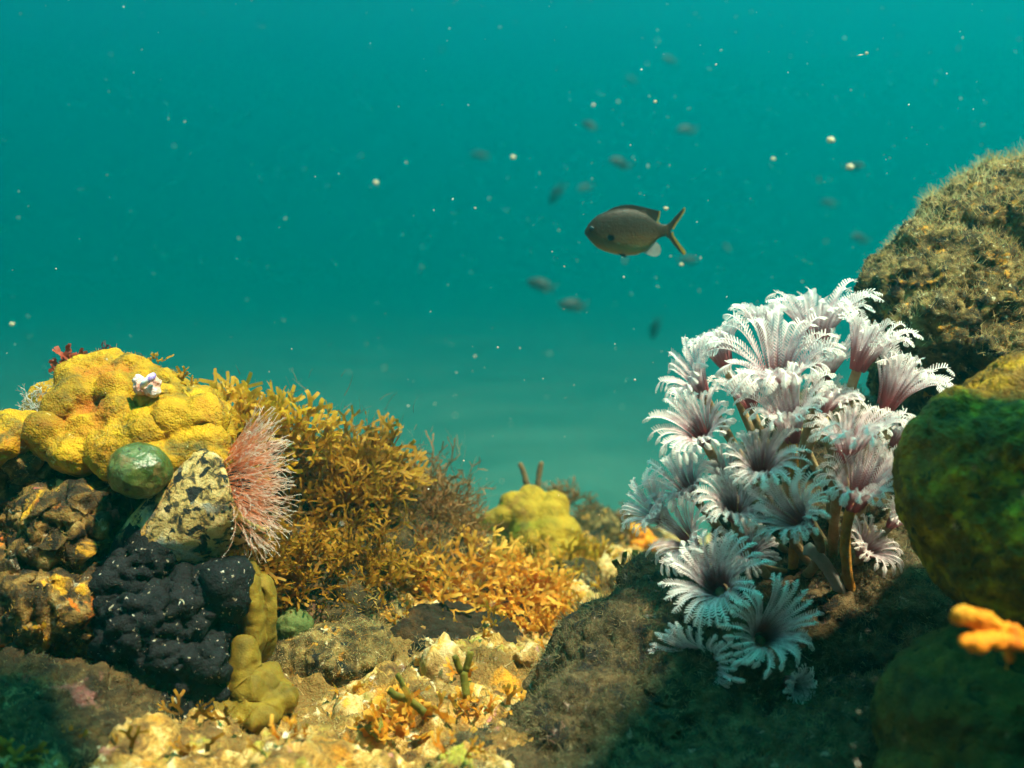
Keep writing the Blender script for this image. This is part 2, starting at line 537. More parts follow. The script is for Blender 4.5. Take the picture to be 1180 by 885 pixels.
M['crown'] = mat('feather crown', [(0.3, (0.74, 0.70, 0.72)), (0.7, (0.90, 0.88, 0.88))], 200, 3,
    attr='t', attr_ramp=[(0.0, (0.26, 0.02, 0.03)), (0.13, (0.40, 0.06, 0.08)), (0.30, (0.36, 0.14, 0.16)), (0.44, (0.62, 0.44, 0.50)), (0.53, (0.84, 0.75, 0.77)), (0.62, (0.62, 0.47, 0.52)), (0.70, (0.86, 0.79, 0.80)), (0.80, (0.80, 0.72, 0.74)), (1.0, (0.92, 0.90, 0.87))], attr_fac=0.92,
    bumps=(), rough=0.6, trans=0.35)
M['crown_pink'] = mat('salmon crown', [(0.3, (0.70, 0.30, 0.20)), (0.7, (0.80, 0.50, 0.38))], 200, 3,
    attr='t', attr_ramp=[(0.0, (0.86, 0.26, 0.07)), (0.14, (0.88, 0.31, 0.11)), (0.2, (0.90, 0.58, 0.42)), (0.26, (0.86, 0.30, 0.12)), (0.38, (0.86, 0.37, 0.18)),
        (0.44, (0.88, 0.58, 0.44)), (0.5, (0.82, 0.32, 0.16)), (0.62, (0.80, 0.34, 0.20)), (0.68, (0.92, 0.72, 0.60)), (0.74, (0.76, 0.34, 0.22)), (0.86, (0.88, 0.66, 0.56)), (1.0, (0.95, 0.88, 0.84))],
    attr_fac=0.95, bumps=(), rough=0.6, trans=0.5)
M['worm_tube'] = mat('worm tube', [(0.3, (0.20, 0.14, 0.07)), (0.5, (0.36, 0.25, 0.12)), (0.7, (0.48, 0.36, 0.22))], 120, 5,
    bumps=((500, 0.0008),), rough=0.8)
M['worm_tube_orange'] = mat('orange crusted tube', [(0.3, (0.40, 0.16, 0.02)), (0.7, (0.66, 0.36, 0.06))], 120, 5,
    bumps=((400, 0.0016),), rough=0.8)
M['orange_sponge'] = mat('orange sponge', [(0.3, (0.62, 0.15, 0.008)), (0.55, (0.78, 0.30, 0.012)), (0.75, (0.85, 0.48, 0.05))], 90, 4,
    bumps=((500, 0.0012),), rough=0.7)
M['red_weed'] = mat('red weed', [(0.3, (0.20, 0.03, 0.02)), (0.7, (0.42, 0.08, 0.04))], 90, 4, bumps=(), rough=0.6, trans=0.3)
M['maroon_weed'] = mat('maroon weed', [(0.3, (0.10, 0.04, 0.06)), (0.7, (0.24, 0.12, 0.14))], 90, 4, bumps=(), rough=0.6, trans=0.3)
M['whip'] = mat('brown whip', [(0.3, (0.09, 0.05, 0.02)), (0.7, (0.20, 0.12, 0.05))], 120, 4, bumps=((600, 0.001),), rough=0.8)
M['barnacle'] = mat('barnacle shell', [(0.35, (0.40, 0.14, 0.10)), (0.5, (0.62, 0.36, 0.28)), (0.65, (0.80, 0.74, 0.78))], 160, 4, bumps=((500, 0.001),), rough=0.5)
M['violet_shell'] = mat('violet shell', [(0.4, (0.30, 0.18, 0.62)), (0.6, (0.86, 0.84, 0.90))], 150, 3, bumps=(), rough=0.4)
M['sand'] = mat('seabed sand', [(0.32, (0.10, 0.165, 0.115)), (0.5, (0.15, 0.225, 0.16)), (0.70, (0.22, 0.31, 0.22))], 0.8, 3,  # sand tinted green to hold the colour cast of the water
    bumps=((12, 0.008),), rough=0.9)
M['fish'] = mat('damselfish skin', [(0.35, (0.045, 0.025, 0.010)), (0.65, (0.07, 0.04, 0.016))], 300, 3,
    attr='b', attr_ramp=[(0.0, (0.55, 0.44, 0.20)), (0.10, (0.36, 0.27, 0.09)), (0.28, (0.15, 0.085, 0.028)), (0.5, (0.040, 0.021, 0.008)), (0.72, (0.014, 0.009, 0.005)), (0.9, (0.018, 0.012, 0.008)), (1.0, (0.008, 0.006, 0.005))], attr_fac=0.85,
    polyp=(800, .00022), bumps=((900, 0.0002),), rough=0.5, spec=0.2)
M['fin_dark'] = mat('dark fin', [(0.3, (0.02, 0.016, 0.012)), (0.7, (0.05, 0.035, 0.02))], 200, 3, bumps=(), rough=0.5, trans=0.25)
M['fin_yellow'] = mat('yellow fin edge', [(0.3, (0.40, 0.24, 0.02)), (0.7, (0.52, 0.34, 0.05))], 200, 3, bumps=(), rough=0.5, trans=0.3)
M['fin_clear'] = mat('pale fin', [(0.3, (0.40, 0.42, 0.40)), (0.7, (0.58, 0.58, 0.55))], 200, 3, bumps=(), rough=0.5, trans=0.5)
M['fish_eye'] = mat('fish eye', [(0.3, (0.004, 0.004, 0.006)), (0.7, (0.008, 0.008, 0.012))], 200, 2, bumps=(), rough=0.15, spec=0.6)
M['fish_far'] = mat('far fish skin', [(0.3, (0.010, 0.010, 0.009)), (0.7, (0.03, 0.025, 0.02))], 60, 3, bumps=(), rough=0.5)
M['snow'] = mat('marine snow', [(0.3, (0.70, 0.68, 0.60)), (0.7, (0.88, 0.86, 0.80))], 60, 2, bumps=(), rough=0.8)
M['flake'] = mat('drifting flake', [(0.3, (0.74, 0.60, 0.36)), (0.7, (0.88, 0.80, 0.62))], 300, 3, bumps=((600, 0.0006),), rough=0.8)

# ------------------------------------------------------------------ setting: seabed, reef ground, water
def build_seabed():
    n = 220
    u = np.linspace(-1, 1, n)
    xs = np.sign(u) * (np.abs(u) * 6 + np.abs(u) ** 4 * 54)
    ys = 8 + np.sign(u) * (np.abs(u) * 9 + np.abs(u) ** 4 * 50)
    X, Y = np.meshgrid(xs, ys)
    p = np.stack([X.ravel(), Y.ravel(), np.zeros(n * n)], 1)
    z = -1.9 + 0.004 * fbm(p, 0.45, 2, 3)
    p[:, 2] = z
    idx = np.arange(n * n).reshape(n, n)
    F = np.stack([idx[:-1, :-1], idx[:-1, 1:], idx[1:, 1:], idx[1:, :-1]], -1).reshape(-1, 4)
    o = link('seabed', mesh_from(p, F, 'seabed', M['sand']), loc=(0, 0, 0))
    tag(o, 'pale sandy seabed fading into green water beyond the reef', 'seabed', kind='structure')
build_seabed()

GROUND = {}
def ground_h(x, y):
    p = np.stack([x, y, np.zeros_like(x)], 1)
    z = -0.238 - 0.15 * np.clip(y - 0.50, -0.2, 0.6) + 0.010 * fbm(p, 9, 4, 5) + 0.012 * fbm(p, 30, 4, 6)
    z += 0.055 * np.exp(-((x + 0.17) / 0.10) ** 2 - ((y - 0.66) / 0.16) ** 2)      # rise under the brown weeds
    z += 0.010 * np.exp(-((x - 0.02) / 0.05) ** 2 - ((y - 0.84) / 0.08) ** 2)
    z -= .022 * np.exp(-((x + .135) / .07) ** 2 - ((y - .47) / .06) ** 2)
    z -= .04 * np.exp(-((x - .11) / .10) ** 2 - ((y - .38) / .05) ** 2)
    edge = 0.98 + 0.06 * fbm(p, 5, 3, 9)
    z -= 0.9 * np.clip((y - edge) / 0.35, 0, 1) ** 1.3
    return z
def build_ground():
    xs = np.concatenate([np.linspace(-2.2, -0.46, 60), np.linspace(-0.455, 0.455, 420), np.linspace(0.46, 2.2, 60)])
    ys = np.concatenate([np.linspace(-0.9, 0.32, 50), np.linspace(0.324, 1.0, 320), np.linspace(1.01, 1.5, 60)])
    X, Y = np.meshgrid(xs, ys)
    z = ground_h(X.ravel(), Y.ravel())
    p = np.stack([X.ravel(), Y.ravel(), z], 1)
    d1, d2 = cells(p, 60, 4)
    e1, e2 = cells(p, 150, 6)
    p[:, 2] += np.where(Y.ravel() < 1.0, 0.002 * (0.5 - d1) + 0.007 * fbm(p, 70, 6, 12) + 0.004 * fbm(p, 170, 3, 15, ridged=True), 0)
    ny, nx = X.shape
    idx = np.arange(nx * ny).reshape(ny, nx)
    F = np.stack([idx[:-1, :-1], idx[:-1, 1:], idx[1:, 1:], idx[1:, :-1]], -1).reshape(-1, 4)
    me = mesh_from(p, F, 'reef_ground', M['ground'])
    o = link('reef_ground', me, loc=(0, 0, 0))
    tag(o, 'rough reef ground with pale and orange encrusted rubble', 'ground', kind='structure')
    GROUND['me'] = me
build_ground()

def build_water():
    bm = bmesh.new()
    bmesh.ops.create_cube(bm, size=1.0, matrix=Matrix.Translation((0, 22.0, 1.2)) @ Matrix.Diagonal((80, 52, 7.8, 1)))
    me = bpy.data.meshes.new('haze')
    bm.to_mesh(me)
    bm.free()
    m = bpy.data.materials.new('water volume')
    m.use_nodes = True
    nt = m.node_tree
    nt.nodes.remove(nt.nodes['Principled BSDF'])
    v = nt.nodes.new('ShaderNodeVolumePrincipled')
    v.inputs['Color'].default_value = (*WATER_COL, 1)
    v.inputs['Density'].default_value = WATER_DENS
    v.inputs['Anisotropy'].default_value = WATER_G
    nt.links.new(v.outputs[0], nt.nodes['Material Output'].inputs['Volume'])
    me.materials.append(m)
    o = link('haze', me, loc=(0, 0, 0))
    tag(o, 'clear teal sea water filling the whole scene', 'water', kind='stuff')
build_water()
# ------------------------------------------------------------------ rocks and corals
def pe(px, py, d, r, ry=None, rd=None):
    """ellipsoid from pixel centre, depth and pixel radii"""
    rx = px2m(r, d)
    return (P(px, py, d), (rx, px2m(rd, d) if rd else rx, px2m(ry, d) if ry else rx))

TURF = {}
def turf(key, name, me_obj, n, length, width, mt, label, seed, mask=None, spread=0.7, curl=0.6, clump=None, segs=3, sway=(0, 0, 0.25)):
    me = me_obj.data
    p, nn = surf_points(me, n, seed, mask)
    p = p + np.array(me_obj.location)
    if clump:
        f = fbm(p, clump[0], 3, seed + 5)
        L = length * np.clip(0.55 + clump[1] * f, 0.15, 2.2) * (0.6 + 0.8 * np.random.default_rng(seed).random(n))
    else:
        L = length
    V, F, A = blades(p, nn, L, width, seed, spread, curl, segs, sway)
    o = link(name, mesh_from(V, F, name, mt, attr=A))
    tag(o, label, 'turf algae', kind='stuff')
    return o

# --- left rock
left_rock_me = blob([
    pe(60, 640, .57, 110, 90), pe(-40, 700, .58, 150, 170), pe(110, 760, .58, 110, 110), pe(60, 860, .54, 120, 80),
    pe(190, 640, .59, 90, 90), pe(-20, 580, .56, 90, 50), pe(120, 560, .58, 130, 50), pe(60, 600, .535, 45, 40), pe(85, 660, .525, 45, 50),
    pe(30, 690, .53, 40, 30), pe(100, 700, .525, 40, 30), pe(60, 800, .50, 90, 30), pe(130, 790, .50, 45, 22), pe(10, 780, .51, 50, 30),
    pe(80, 615, .505, 55, 45), pe(70, 690, .50, 60, 45), pe(20, 650, .505, 40, 22), pe(110, 720, .50, 36, 26), pe(10, 540, .535, 28, 22), pe(38, 530, .525, 26, 24), pe(-10, 640, .535, 25, 40), pe(-100, 850, .55, 180, 180),
    pe(220, 830, .56, 80, 60)], .0016, 10, .5,
    [bumpy(('fbm', 28, .008, 1), ('cell', 70, .006, 2)), bumpy(('ridge', 110, .009, 3), ('pit', 90, .006, 4), ('ridge', 300, .0022, 5))], 'reef_rock', M['rock_left'])
left_rock = link('reef_rock', left_rock_me)
tag(left_rock, 'dark rock crusted orange and brown beneath the lobed yellow coral head', 'rock')

# --- low dark rock in the bottom left corner
corner_me = blob([pe(40, 825, .455, 95, 46), pe(130, 815, .465, 52, 30), pe(-30, 870, .43, 100, 70), pe(100, 862, .435, 80, 40), pe(20, 795, .475, 60, 34), pe(30, 900, .415, 130, 50)], .0014, 4, .5,
    [bumpy(('fbm', 40, .006, 11), ('cell', 90, .004, 12)), bumpy(('ridge', 160, .004, 13), ('fbm', 380, .001, 15))], 'reef_rock', M['rock_dark'])
corner_rock = link('reef_rock', corner_me)  # its dark material also carries the shade of this corner
tag(corner_rock, 'low dark brown rock in the bottom left corner, below the crusted rock', 'rock')

# --- lobed yellow coral head
lob = [(100,420,22),(126,416,24),(147,420,24),(167,430,26),(91,441,30),(86,458,34),(129,440,32),(132,474,28),(109,482,30),(165,497,38),(138,506,35),
       (188,455,30),(223,470,36),(206,480,34),(222,512,34),(247,506,20),(59,499,26),(82,506,25),(18,501,26),(-9,509,28),(38,480,13),(-40,515,30),(255,520,16),(190,525,26)]
zz = {3: .535, 12: .515}
rng = np.random.default_rng(4)
ce = []
for k, (x, y, r) in enumerate(lob):
    d = .548 - 0.0016 * (y - 410) * .25 - .004 * rng.random()
    ce.append(pe(x + rng.normal() * 3, y + 9 + rng.normal() * 2, d, r * rng.uniform(.85, 1.2), r * rng.uniform(.72, .95), r * 1.0))
ce += [pe(130, 480, .575, 100, 56, 90), pe(210, 490, .575, 60, 40, 70), pe(40, 510, .575, 80, 28, 70)]
lc_me = blob(ce, .0012, 4, .5, [bumpy(('cell', 40, .010, 6), ('fbm', 45, .0035, 7), ('fbm', 130, .0012, 8), ('cell', 330, .0006, 9))], 'lobed_coral', M['yellow_coral'])
lobed = link('lobed_coral', lc_me)
tag(lobed, 'large lobed yellow coral head crowning the dark rock, with a barnacle on it', 'coral')

# --- small mustard coral head in the middle distance
lob2 = [(612,577,20),(593,583,20),(638,583,20),(580,598,18),(606,596,24),(632,596,24),(651,612,20),(632,618,28),(655,632,14),(567,602,14),(640,640,24),(610,620,26),(560,606,9)]
rng = np.random.default_rng(5)
sc_me = blob([pe(x, y, .80 - .0004 * (y - 580), r * .95, r * .92) for x, y, r in lob2] + [pe(615, 625, .84, 48, 48)], .0013, 6, .5,
    [bumpy(('fbm', 60, .002, 7), ('fbm', 160, .0006, 8))], 'knobby_coral', M['mid_coral'])
tag(link('knobby_coral', sc_me), 'small knobby mustard coral head behind the orange weed, two brown whips behind it', 'coral')

# --- dim rock mound sloping up on the right, in the shade
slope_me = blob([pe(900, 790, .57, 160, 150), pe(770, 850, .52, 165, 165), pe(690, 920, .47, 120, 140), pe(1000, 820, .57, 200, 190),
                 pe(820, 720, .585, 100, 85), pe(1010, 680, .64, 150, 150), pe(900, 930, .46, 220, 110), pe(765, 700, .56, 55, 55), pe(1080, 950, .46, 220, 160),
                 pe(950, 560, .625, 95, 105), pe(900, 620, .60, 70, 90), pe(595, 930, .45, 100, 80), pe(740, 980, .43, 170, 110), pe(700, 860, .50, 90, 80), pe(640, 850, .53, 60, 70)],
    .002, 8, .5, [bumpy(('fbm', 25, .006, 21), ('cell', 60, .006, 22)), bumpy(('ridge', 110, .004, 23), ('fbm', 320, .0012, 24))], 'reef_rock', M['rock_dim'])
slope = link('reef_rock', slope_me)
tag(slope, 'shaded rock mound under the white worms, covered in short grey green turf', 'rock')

# --- tall rock at the right, fringed with pale turf
tall_me = blob([pe(1110, 350, .64, 110, 90), pe(1190, 300, .66, 130, 110), pe(1065, 340, .63, 62, 62), pe(1260, 380, .66, 190, 180), pe(1100, 440, .65, 85, 80),
                pe(1045, 335, .61, 34, 34), pe(1085, 312, .635, 62, 60), pe(1122, 278, .64, 64, 62), pe(1165, 280, .65, 66, 60), pe(1215, 266, .66, 75, 64), pe(1040, 350, .62, 46, 46), pe(1400, 420, .62, 240, 200), pe(1180, 520, .66, 140, 130), pe(1360, 600, .60, 200, 260), pe(1080, 375, .60, 50, 50), pe(1150, 400, .60, 60, 35)],
    .002, 6, .5, [bumpy(('fbm', 25, .006, 31), ('cell', 55, .007, 32)), bumpy(('ridge', 120, .0045, 33), ('pit', 110, .005, 35), ('fbm', 320, .0012, 34))], 'reef_rock', M['rock_turf'])
tall = link('reef_rock', tall_me)
tag(tall, 'tall brown rock at the right, its edge fringed with pale fuzzy algae', 'rock')

# --- big lemon coral in the right foreground (runs out of the frame)
big_me = blob([pe(1150, 565, .43, 112, 112), pe(1112, 545, .43, 74, 78), pe(1108, 490, .43, 42, 42), pe(1180, 480, .44, 68, 66), pe(1190, 620, .42, 120, 110),
               pe(1300, 520, .45, 150, 130), pe(1115, 600, .43, 60, 60), pe(1430, 560, .46, 180, 170), pe(1245, 455, .45, 70, 60)], .0018, 5, .5,
    [bumpy(('cell', 42, .006, 41), ('fbm', 40, .003, 42)), bumpy(('cell', 230, .0016, 43), ('pit', 190, .0022, 45), ('fbm', 300, .0005, 44))], 'mound_coral', M['lemon_coral'])
big = link('mound_coral', big_me)
tag(big, 'large lemon yellow mound coral at the right, sunlit on top and dark below', 'coral')
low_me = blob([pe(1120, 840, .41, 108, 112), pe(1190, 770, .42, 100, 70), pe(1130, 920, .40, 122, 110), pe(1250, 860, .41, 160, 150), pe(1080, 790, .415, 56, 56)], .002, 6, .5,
    [bumpy(('cell', 42, .005, 51), ('fbm', 40, .003, 52)), bumpy(('cell', 230, .0014, 53), ('pit', 190, .002, 55))], 'mound_coral', M['shaded_coral'])
tag(link('mound_coral', low_me), 'mound coral darkened for shade in the bottom right corner behind the orange finger sponge', 'coral')

# --- rocks behind the knobby coral
r1 = blob([pe(690, 612, .90, 28, 26), pe(680, 640, .88, 30, 26), pe(662, 625, .88, 16, 20)], .0018, 4, .5, [bumpy(('fbm', 60, .004, 61), ('cell', 120, .003, 62))], 'reef_rock', M['rock_turf'])
o = link('reef_rock', r1); tag(o, 'small grey brown rock just right of the knobby mustard coral', 'rock')
rb1 = o
r2 = blob([pe(720, 612, .96, 24, 20), pe(742, 625, .95, 22, 18), pe(700, 640, .94, 40, 24), pe(760, 645, .94, 34, 20)], .0018, 4, .5, [bumpy(('fbm', 60, .004, 63), ('cell', 120, .003, 64))], 'reef_rock', M['rock_dark'])
o = link('reef_rock', r2); tag(o, 'dark tufted rock beside the orange sponge, left of the worm cluster', 'rock')
rb2 = o
r3 = blob([pe(733, 612, .90, 10, 9), pe(744, 618, .90, 8, 9), pe(752, 628, .89, 8, 8), pe(735, 626, .90, 10, 8)], .001, 3, .5, [bumpy(('fbm', 120, .002, 65))], 'crust_sponge', M['orange_sponge'])
tag(link('crust_sponge', r3), 'small bright orange sponge lump at the edge of the reef near the worms', 'sponge')

# --- weed-bearing rocks in the middle
r4 = blob([pe(400, 640, .64, 80, 60), pe(330, 650, .62, 70, 60), pe(470, 650, .68, 70, 50), pe(380, 690, .60, 80, 40), pe(430, 590, .68, 50, 50), pe(345, 580, .64, 45, 45), pe(500, 700, .66, 50, 30)], .002, 5, .5,
    [bumpy(('fbm', 30, .006, 71), ('cell', 70, .006, 72)), bumpy(('ridge', 130, .004, 73), ('fbm', 300, .001, 74))], 'reef_rock', M['rock_dark'])
weed_rock = link('reef_rock', r4)
tag(weed_rock, 'dark brown rock hung with brown weed, right of the pink fan worm', 'rock')
r5 = blob([pe(555, 700, .68, 75, 38), pe(600, 690, .72, 60, 40), pe(505, 725, .66, 52, 30), pe(560, 740, .66, 70, 18), pe(650, 690, .74, 60, 38)], .002, 4, .5,
    [bumpy(('fbm', 40, .006, 75), ('cell', 80, .006, 76)), bumpy(('ridge', 150, .003, 77))], 'reef_rock', M['rock_dark'])
orange_rock = link('reef_rock', r5)
tag(orange_rock, 'low dark rock in the centre under the bushy orange weed', 'rock')
r7 = blob([pe(488, 744, .575, 56, 24), pe(555, 738, .60, 44, 20), pe(450, 735, .585, 26, 26), pe(520, 728, .60, 50, 22)], .0016, 4, .5, [bumpy(('fbm', 50, .006, 85), ('cell', 90, .005, 86)), bumpy(('ridge', 150, .004, 87))], 'reef_rock', M['hollow_shade'])
tag(link('reef_rock', r7), 'rock coloured near black for the shade in the hollow just below the orange weed', 'rock')
r6 = blob([pe(395, 745, .56, 62, 34), pe(350, 760, .55, 40, 28), pe(440, 725, .58, 28, 26)], .0016, 5, .5, [bumpy(('fbm', 50, .005, 78), ('ridge', 140, .003, 79), ('fbm', 300, .001, 80))], 'reef_rock', M['rock_turf'])
beige_rock = link('reef_rock', r6)
tag(beige_rock, 'low beige turf covered rock on the pale ground, front centre left', 'rock')

# --- unseen ledge and wall added round the camera, shaped to cast the shade
led = blob([((.262, .366, .195), (.028, .033, .04)), ((.262, .376, .195), (.018, .023, .04)), ((.258, .325, .205), (.036, .045, .045)),
            ((.290, .314, .205), (.078, .049, .05)), ((.238, .280, .23), (.026, .045, .06)), ((.47, .10, .26), (.16, .16, .18)), ((.60, .2, .05), (.18, .22, .35)), ((.12, .05, .30), (.16, .13, .11)), ((.30, -.25, .2), (.40, .22, .25)),
            ((.205, .19, .27), (.04, .09, .07)), ((.39, .27, .22), (.075, .075, .08)),
            ((-.075, .300, .215), (.050, .045, .045)), ((-.14, .295, .22), (.06, .05, .05)), ((-.21, .265, .22), (.06, .050, .05)), ((-.06, .22, .28), (.10, .10, .07)), ((-.16, .20, .28), (.12, .12, .07)), ((-.04, .08, .32), (.12, .14, .08)),
            ((-.1, -.5, .0), (.5, .25, .4)), ((.45, -.4, -.1), (.4, .3, .4)), ((.0, -.2, .36), (.28, .28, .12))],
    .007, 4, .5, [bumpy(('fbm', 14, .008, 171), ('cell', 30, .005, 172), ('ridge', 70, .005, 173))], 'added_shade_ledge', M['rock_dark'])
tag(link('added_shade_ledge', led), 'unseen rock ledge added above and behind the viewer to shade the lower corners', 'rock')

# ------------------------------------------------------------------ sponges, tube, bubble algae
def build_crusted_tube():
    a, b, c = P(130, 690, .515), P(190, 615, .500), P(266, 562, .512)
    pts = bez(a, a * .5 + b * .5, b, c, 26)
    t = np.linspace(0, 1, 26)
    rad = px2m(1, .49) * (36 + 34 * t ** 1.4)
    sides = 96
    V, F = tube_mesh(pts, rad, sides, 0, cap=False)
    ctr = np.repeat(pts, sides, axis=0)
    d = V - ctr
    h = 1 + .10 * fbm(V, 35, 3, 3) + .05 * fbm(V, 120, 3, 4)
    V = ctr + d * h[:, None]
    ax = nrm(pts[-1] - pts[-2])
    ang = np.tile(np.arange(sides) / sides * 2 * math.pi, 26)
    V += ax * (np.repeat(t, sides) ** 6 * .004 * np.sin(ang * 3 + 1))[:, None]
    me = mesh_from(V, F, 'crusted_tube', M['tube_crust'], attr={'t': np.repeat(t, sides) + .10 * fbm(V, 60, 3, 8) + .05 * fbm(V, 200, 3, 9)})
    o = link('crusted_tube', me)
    m = o.modifiers.new('solid', 'SOLIDIFY'); m.thickness = .003; m.offset = -1
    m = o.modifiers.new('sub', 'SUBSURF'); m.levels = 1; m.render_levels = 1
    tag(o, 'wide crusted tube mottled beige and black, open towards the pink fan worm', 'tube')
    # dark disc set inside the mouth of the tube
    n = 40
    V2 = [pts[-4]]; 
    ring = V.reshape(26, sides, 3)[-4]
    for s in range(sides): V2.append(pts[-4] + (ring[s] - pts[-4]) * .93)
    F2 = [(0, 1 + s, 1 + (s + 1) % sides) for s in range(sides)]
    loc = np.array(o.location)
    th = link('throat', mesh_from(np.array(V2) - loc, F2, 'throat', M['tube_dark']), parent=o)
build_crusted_tube()

bs = blob([pe(200, 735, .50, 55, 50), pe(236, 688, .497, 26, 22), pe(257, 682, .492, 15, 14), pe(175, 790, .51, 50, 50), pe(165, 700, .505, 34, 36), pe(210, 800, .50, 48, 46), pe(235, 750, .495, 26, 44), pe(150, 750, .515, 40, 40), pe(264, 676, .488, 8, 10), pe(160, 670, .495, 34, 44), pe(195, 830, .51, 50, 30), pe(210, 755, .492, 50, 80), pe(185, 740, .49, 46, 70)],
    .0013, 4, .5, [bumpy(('ridge', 50, .012, 80), ('fbm', 40, .009, 81), ('cell', 90, .004, 82)), bumpy(('ridge', 200, .003, 83), ('pit', 150, .003, 84))], 'black_sponge', M['black_sponge'])
tag(link('black_sponge', bs), 'black sponge flecked with white beneath the crusted tube', 'sponge')

def yaw(a): return Matrix.Rotation(R(a), 3, 'Y')
ms = []
for x, y, rx, ry, a, d in [(284,712,19,62,0,.512),(300,716,10,52,4,.508),(271,726,11,60,-3,.503),(290,720,9,58,2,.499),(268,785,20,36,8,.497),(255,795,12,32,14,.494),(284,780,12,40,-2,.489),
                           (300,795,20,26,-16,.490),(247,812,20,16,10,.492),(318,808,18,13,-26,.487),(275,816,30,13,0,.485),(300,818,26,11,0,.483)]:
    ms.append((P(x, y, d), (px2m(rx, d), px2m(rx * 1.4, d), px2m(ry, d)), yaw(a)))
mu = blob(ms, .001, 18, .6, [bumpy(('fold', 85, .0065, 90), ('fbm', 60, .002, 91), ('fbm', 220, .0006, 92))], 'folded_sponge', M['mustard'])
tag(link('folded_sponge', mu), 'mustard olive sponge of tall soft folds spreading at its foot', 'sponge')

def bubble(px, py, d, r, label, sq=.86, mt='bubble'):
    me = blob([pe(px, py, d, r, r * sq)], .0009, 2, .5, [bumpy(('fbm', 60, .0009, 95), ('fbm', 400, .00015, 96), ('fbm', 90, .0014, 97))], 'bubble_alga', M[mt])
    tag(link('bubble_alga', me), label, 'bubble alga')
bubble(161, 543, .486, 36, 'shiny green bubble alga wedged under the large yellow coral head')
bubble(338, 722, .55, 22, 'dull green bubble alga on the ground beside the mustard folded sponge', .95, 'bubble_dull')

def finger_sponge():
    paths = [([P(1235, 760, .33), P(1190, 742, .325), P(1150, 715, .318), P(1108, 709, .312)], 8, 10),
             ([P(1205, 752, .327), P(1180, 745, .32), P(1150, 735, .314), P(1110, 741, .310)], 7, 10),
             ([P(1160, 722, .32), P(1165, 740, .322), P(1162, 755, .325), P(1160, 770, .33)], 5, 4)]
    Vs, Fs, off = [], [], 0
    el = []
    for k, (pp, r0, r1) in enumerate(paths):
        pts = bez(*pp, 16)
        t = np.linspace(0, 1, 16)
        for q, tt in zip(pts, t):
            el.append((q, px2m(r0 + (r1 - r0) * tt + 2 * math.sin(9 * tt + k), .315)))
    me = blob(el, .0008, 3, .5, [bumpy(('fbm', 150, .0016, 101), ('fbm', 500, .0005, 102))], 'finger_sponge', M['orange_sponge'])
    tag(link('finger_sponge', me), 'bright orange finger sponge at the right edge, close and out of focus', 'sponge')
finger_sponge()

# brown whips behind the knobby coral
for k, (pts, lab) in enumerate([((P(608, 570, .84), P(607, 557, .84), P(605, 546, .84), P(599, 534, .84)), 'brown knobbly whip leaning left behind the knobby mustard coral'),
                                ((P(619, 570, .84), P(620, 556, .84), P(621, 545, .84), P(624, 533, .84)), 'brown knobbly whip leaning right behind the knobby mustard coral')]):
    V, F = tube_mesh(bez(*pts, 22), px2m(3.6, .84) * np.linspace(1.1, .8, 22), 12, .0008, 5 + k)
    tag(link('sea_whip', mesh_from(V, F, 'sea_whip', M['whip'])), lab, 'sea whip', 'whips behind the knobby coral')

# barnacle with a violet lip on the lobed coral
def barnacle():
    root_p = P(170, 446, .513)
    me = blob([pe(166, 446, .512, 12, 10), pe(176, 449, .510, 9, 9), pe(159, 440, .512, 7, 7), pe(180, 441, .510, 6, 7)], .0007, 2, .5, [bumpy(('fbm', 220, .0016, 111), ('cell', 300, .0008, 112))], 'barnacle', M['barnacle'])
    o = link('barnacle', me)
    tag(o, 'pink barnacle with a violet and white lip on the large yellow coral', 'barnacle')
    pts = bez(P(163, 446, .506), P(166, 440, .502), P(172, 438, .502), P(178, 431, .505), 12) - np.array(o.location)
    V, F = tube_mesh(pts, px2m(3.4, .51) * np.array([.6, .9, 1, 1.1, 1.1, 1.1, 1.1, 1.2, 1.3, 1.3, 1.1, .7]), 10)
    link('lip', mesh_from(V, F, 'lip', M['violet_shell']), parent=o)
barnacle()

# ------------------------------------------------------------------ weeds: forked ribbons
def frond(rng, base, d, L, w, depth, V, F, T, t0=0.0, t1=1.0, nrmv=None, fork=(22, 40), curl=.25, segs=3, first=None):
    """recursive forked flat ribbon"""
    if nrmv is None:
        nrmv = nrm(np.cross(d, rng.normal(size=3)))
    side = nrm(np.cross(d, nrmv))
    pos = np.array(base)
    n = segs
    if first is None:
        i0 = len(V)
        V += [pos - side * w * .5, pos + side * w * .5]
        T += [t0, t0]
    else:
        i0 = first
    dt = (t1 - t0) / (depth + 1)
    for k in range(n):
        d = nrm(d + nrmv * rng.normal() * curl + side * rng.normal() * curl * .4 + np.array([0, 0, .04]))
        nrmv = nrm(nrmv - d * np.dot(nrmv, d) + side * rng.normal() * .12)
        side = nrm(np.cross(d, nrmv))
        pos = pos + d * L / n
        ww = w * (1.0 + (.30 if k == n - 1 and depth > 0 else 0))
        if depth == 0 and k == n - 1:
            ww = w * .85
        cup = nrmv * w * .10 * rng.normal()
        V += [pos - side * ww * .5 + cup, pos + side * ww * .5 + cup]
        tt = t0 + dt * (k + 1) / n
        T += [tt, tt]
        j = len(V) - 4
        a, b = (i0, i0 + 1) if k == 0 else (j, j + 1)
        F.append((a, b, j + 3, j + 2))
    if depth > 0:
        for sgn in (-1, 1):
            if depth < 3 and rng.random() < .10: continue
            ang = R(rng.uniform(*fork)) * sgn
            d2 = nrm(d * math.cos(ang) + side * math.sin(ang) + nrmv * rng.normal() * .18)
            frond(rng, pos - d * w * .25 + side * sgn * w * .28, d2, L * rng.uniform(.7, .98), w * rng.uniform(.82, 1.0), depth - 1, V, F, T, t0 + dt, t1,
                  nrm(nrmv + rng.normal(size=3) * .25), fork, curl, segs)

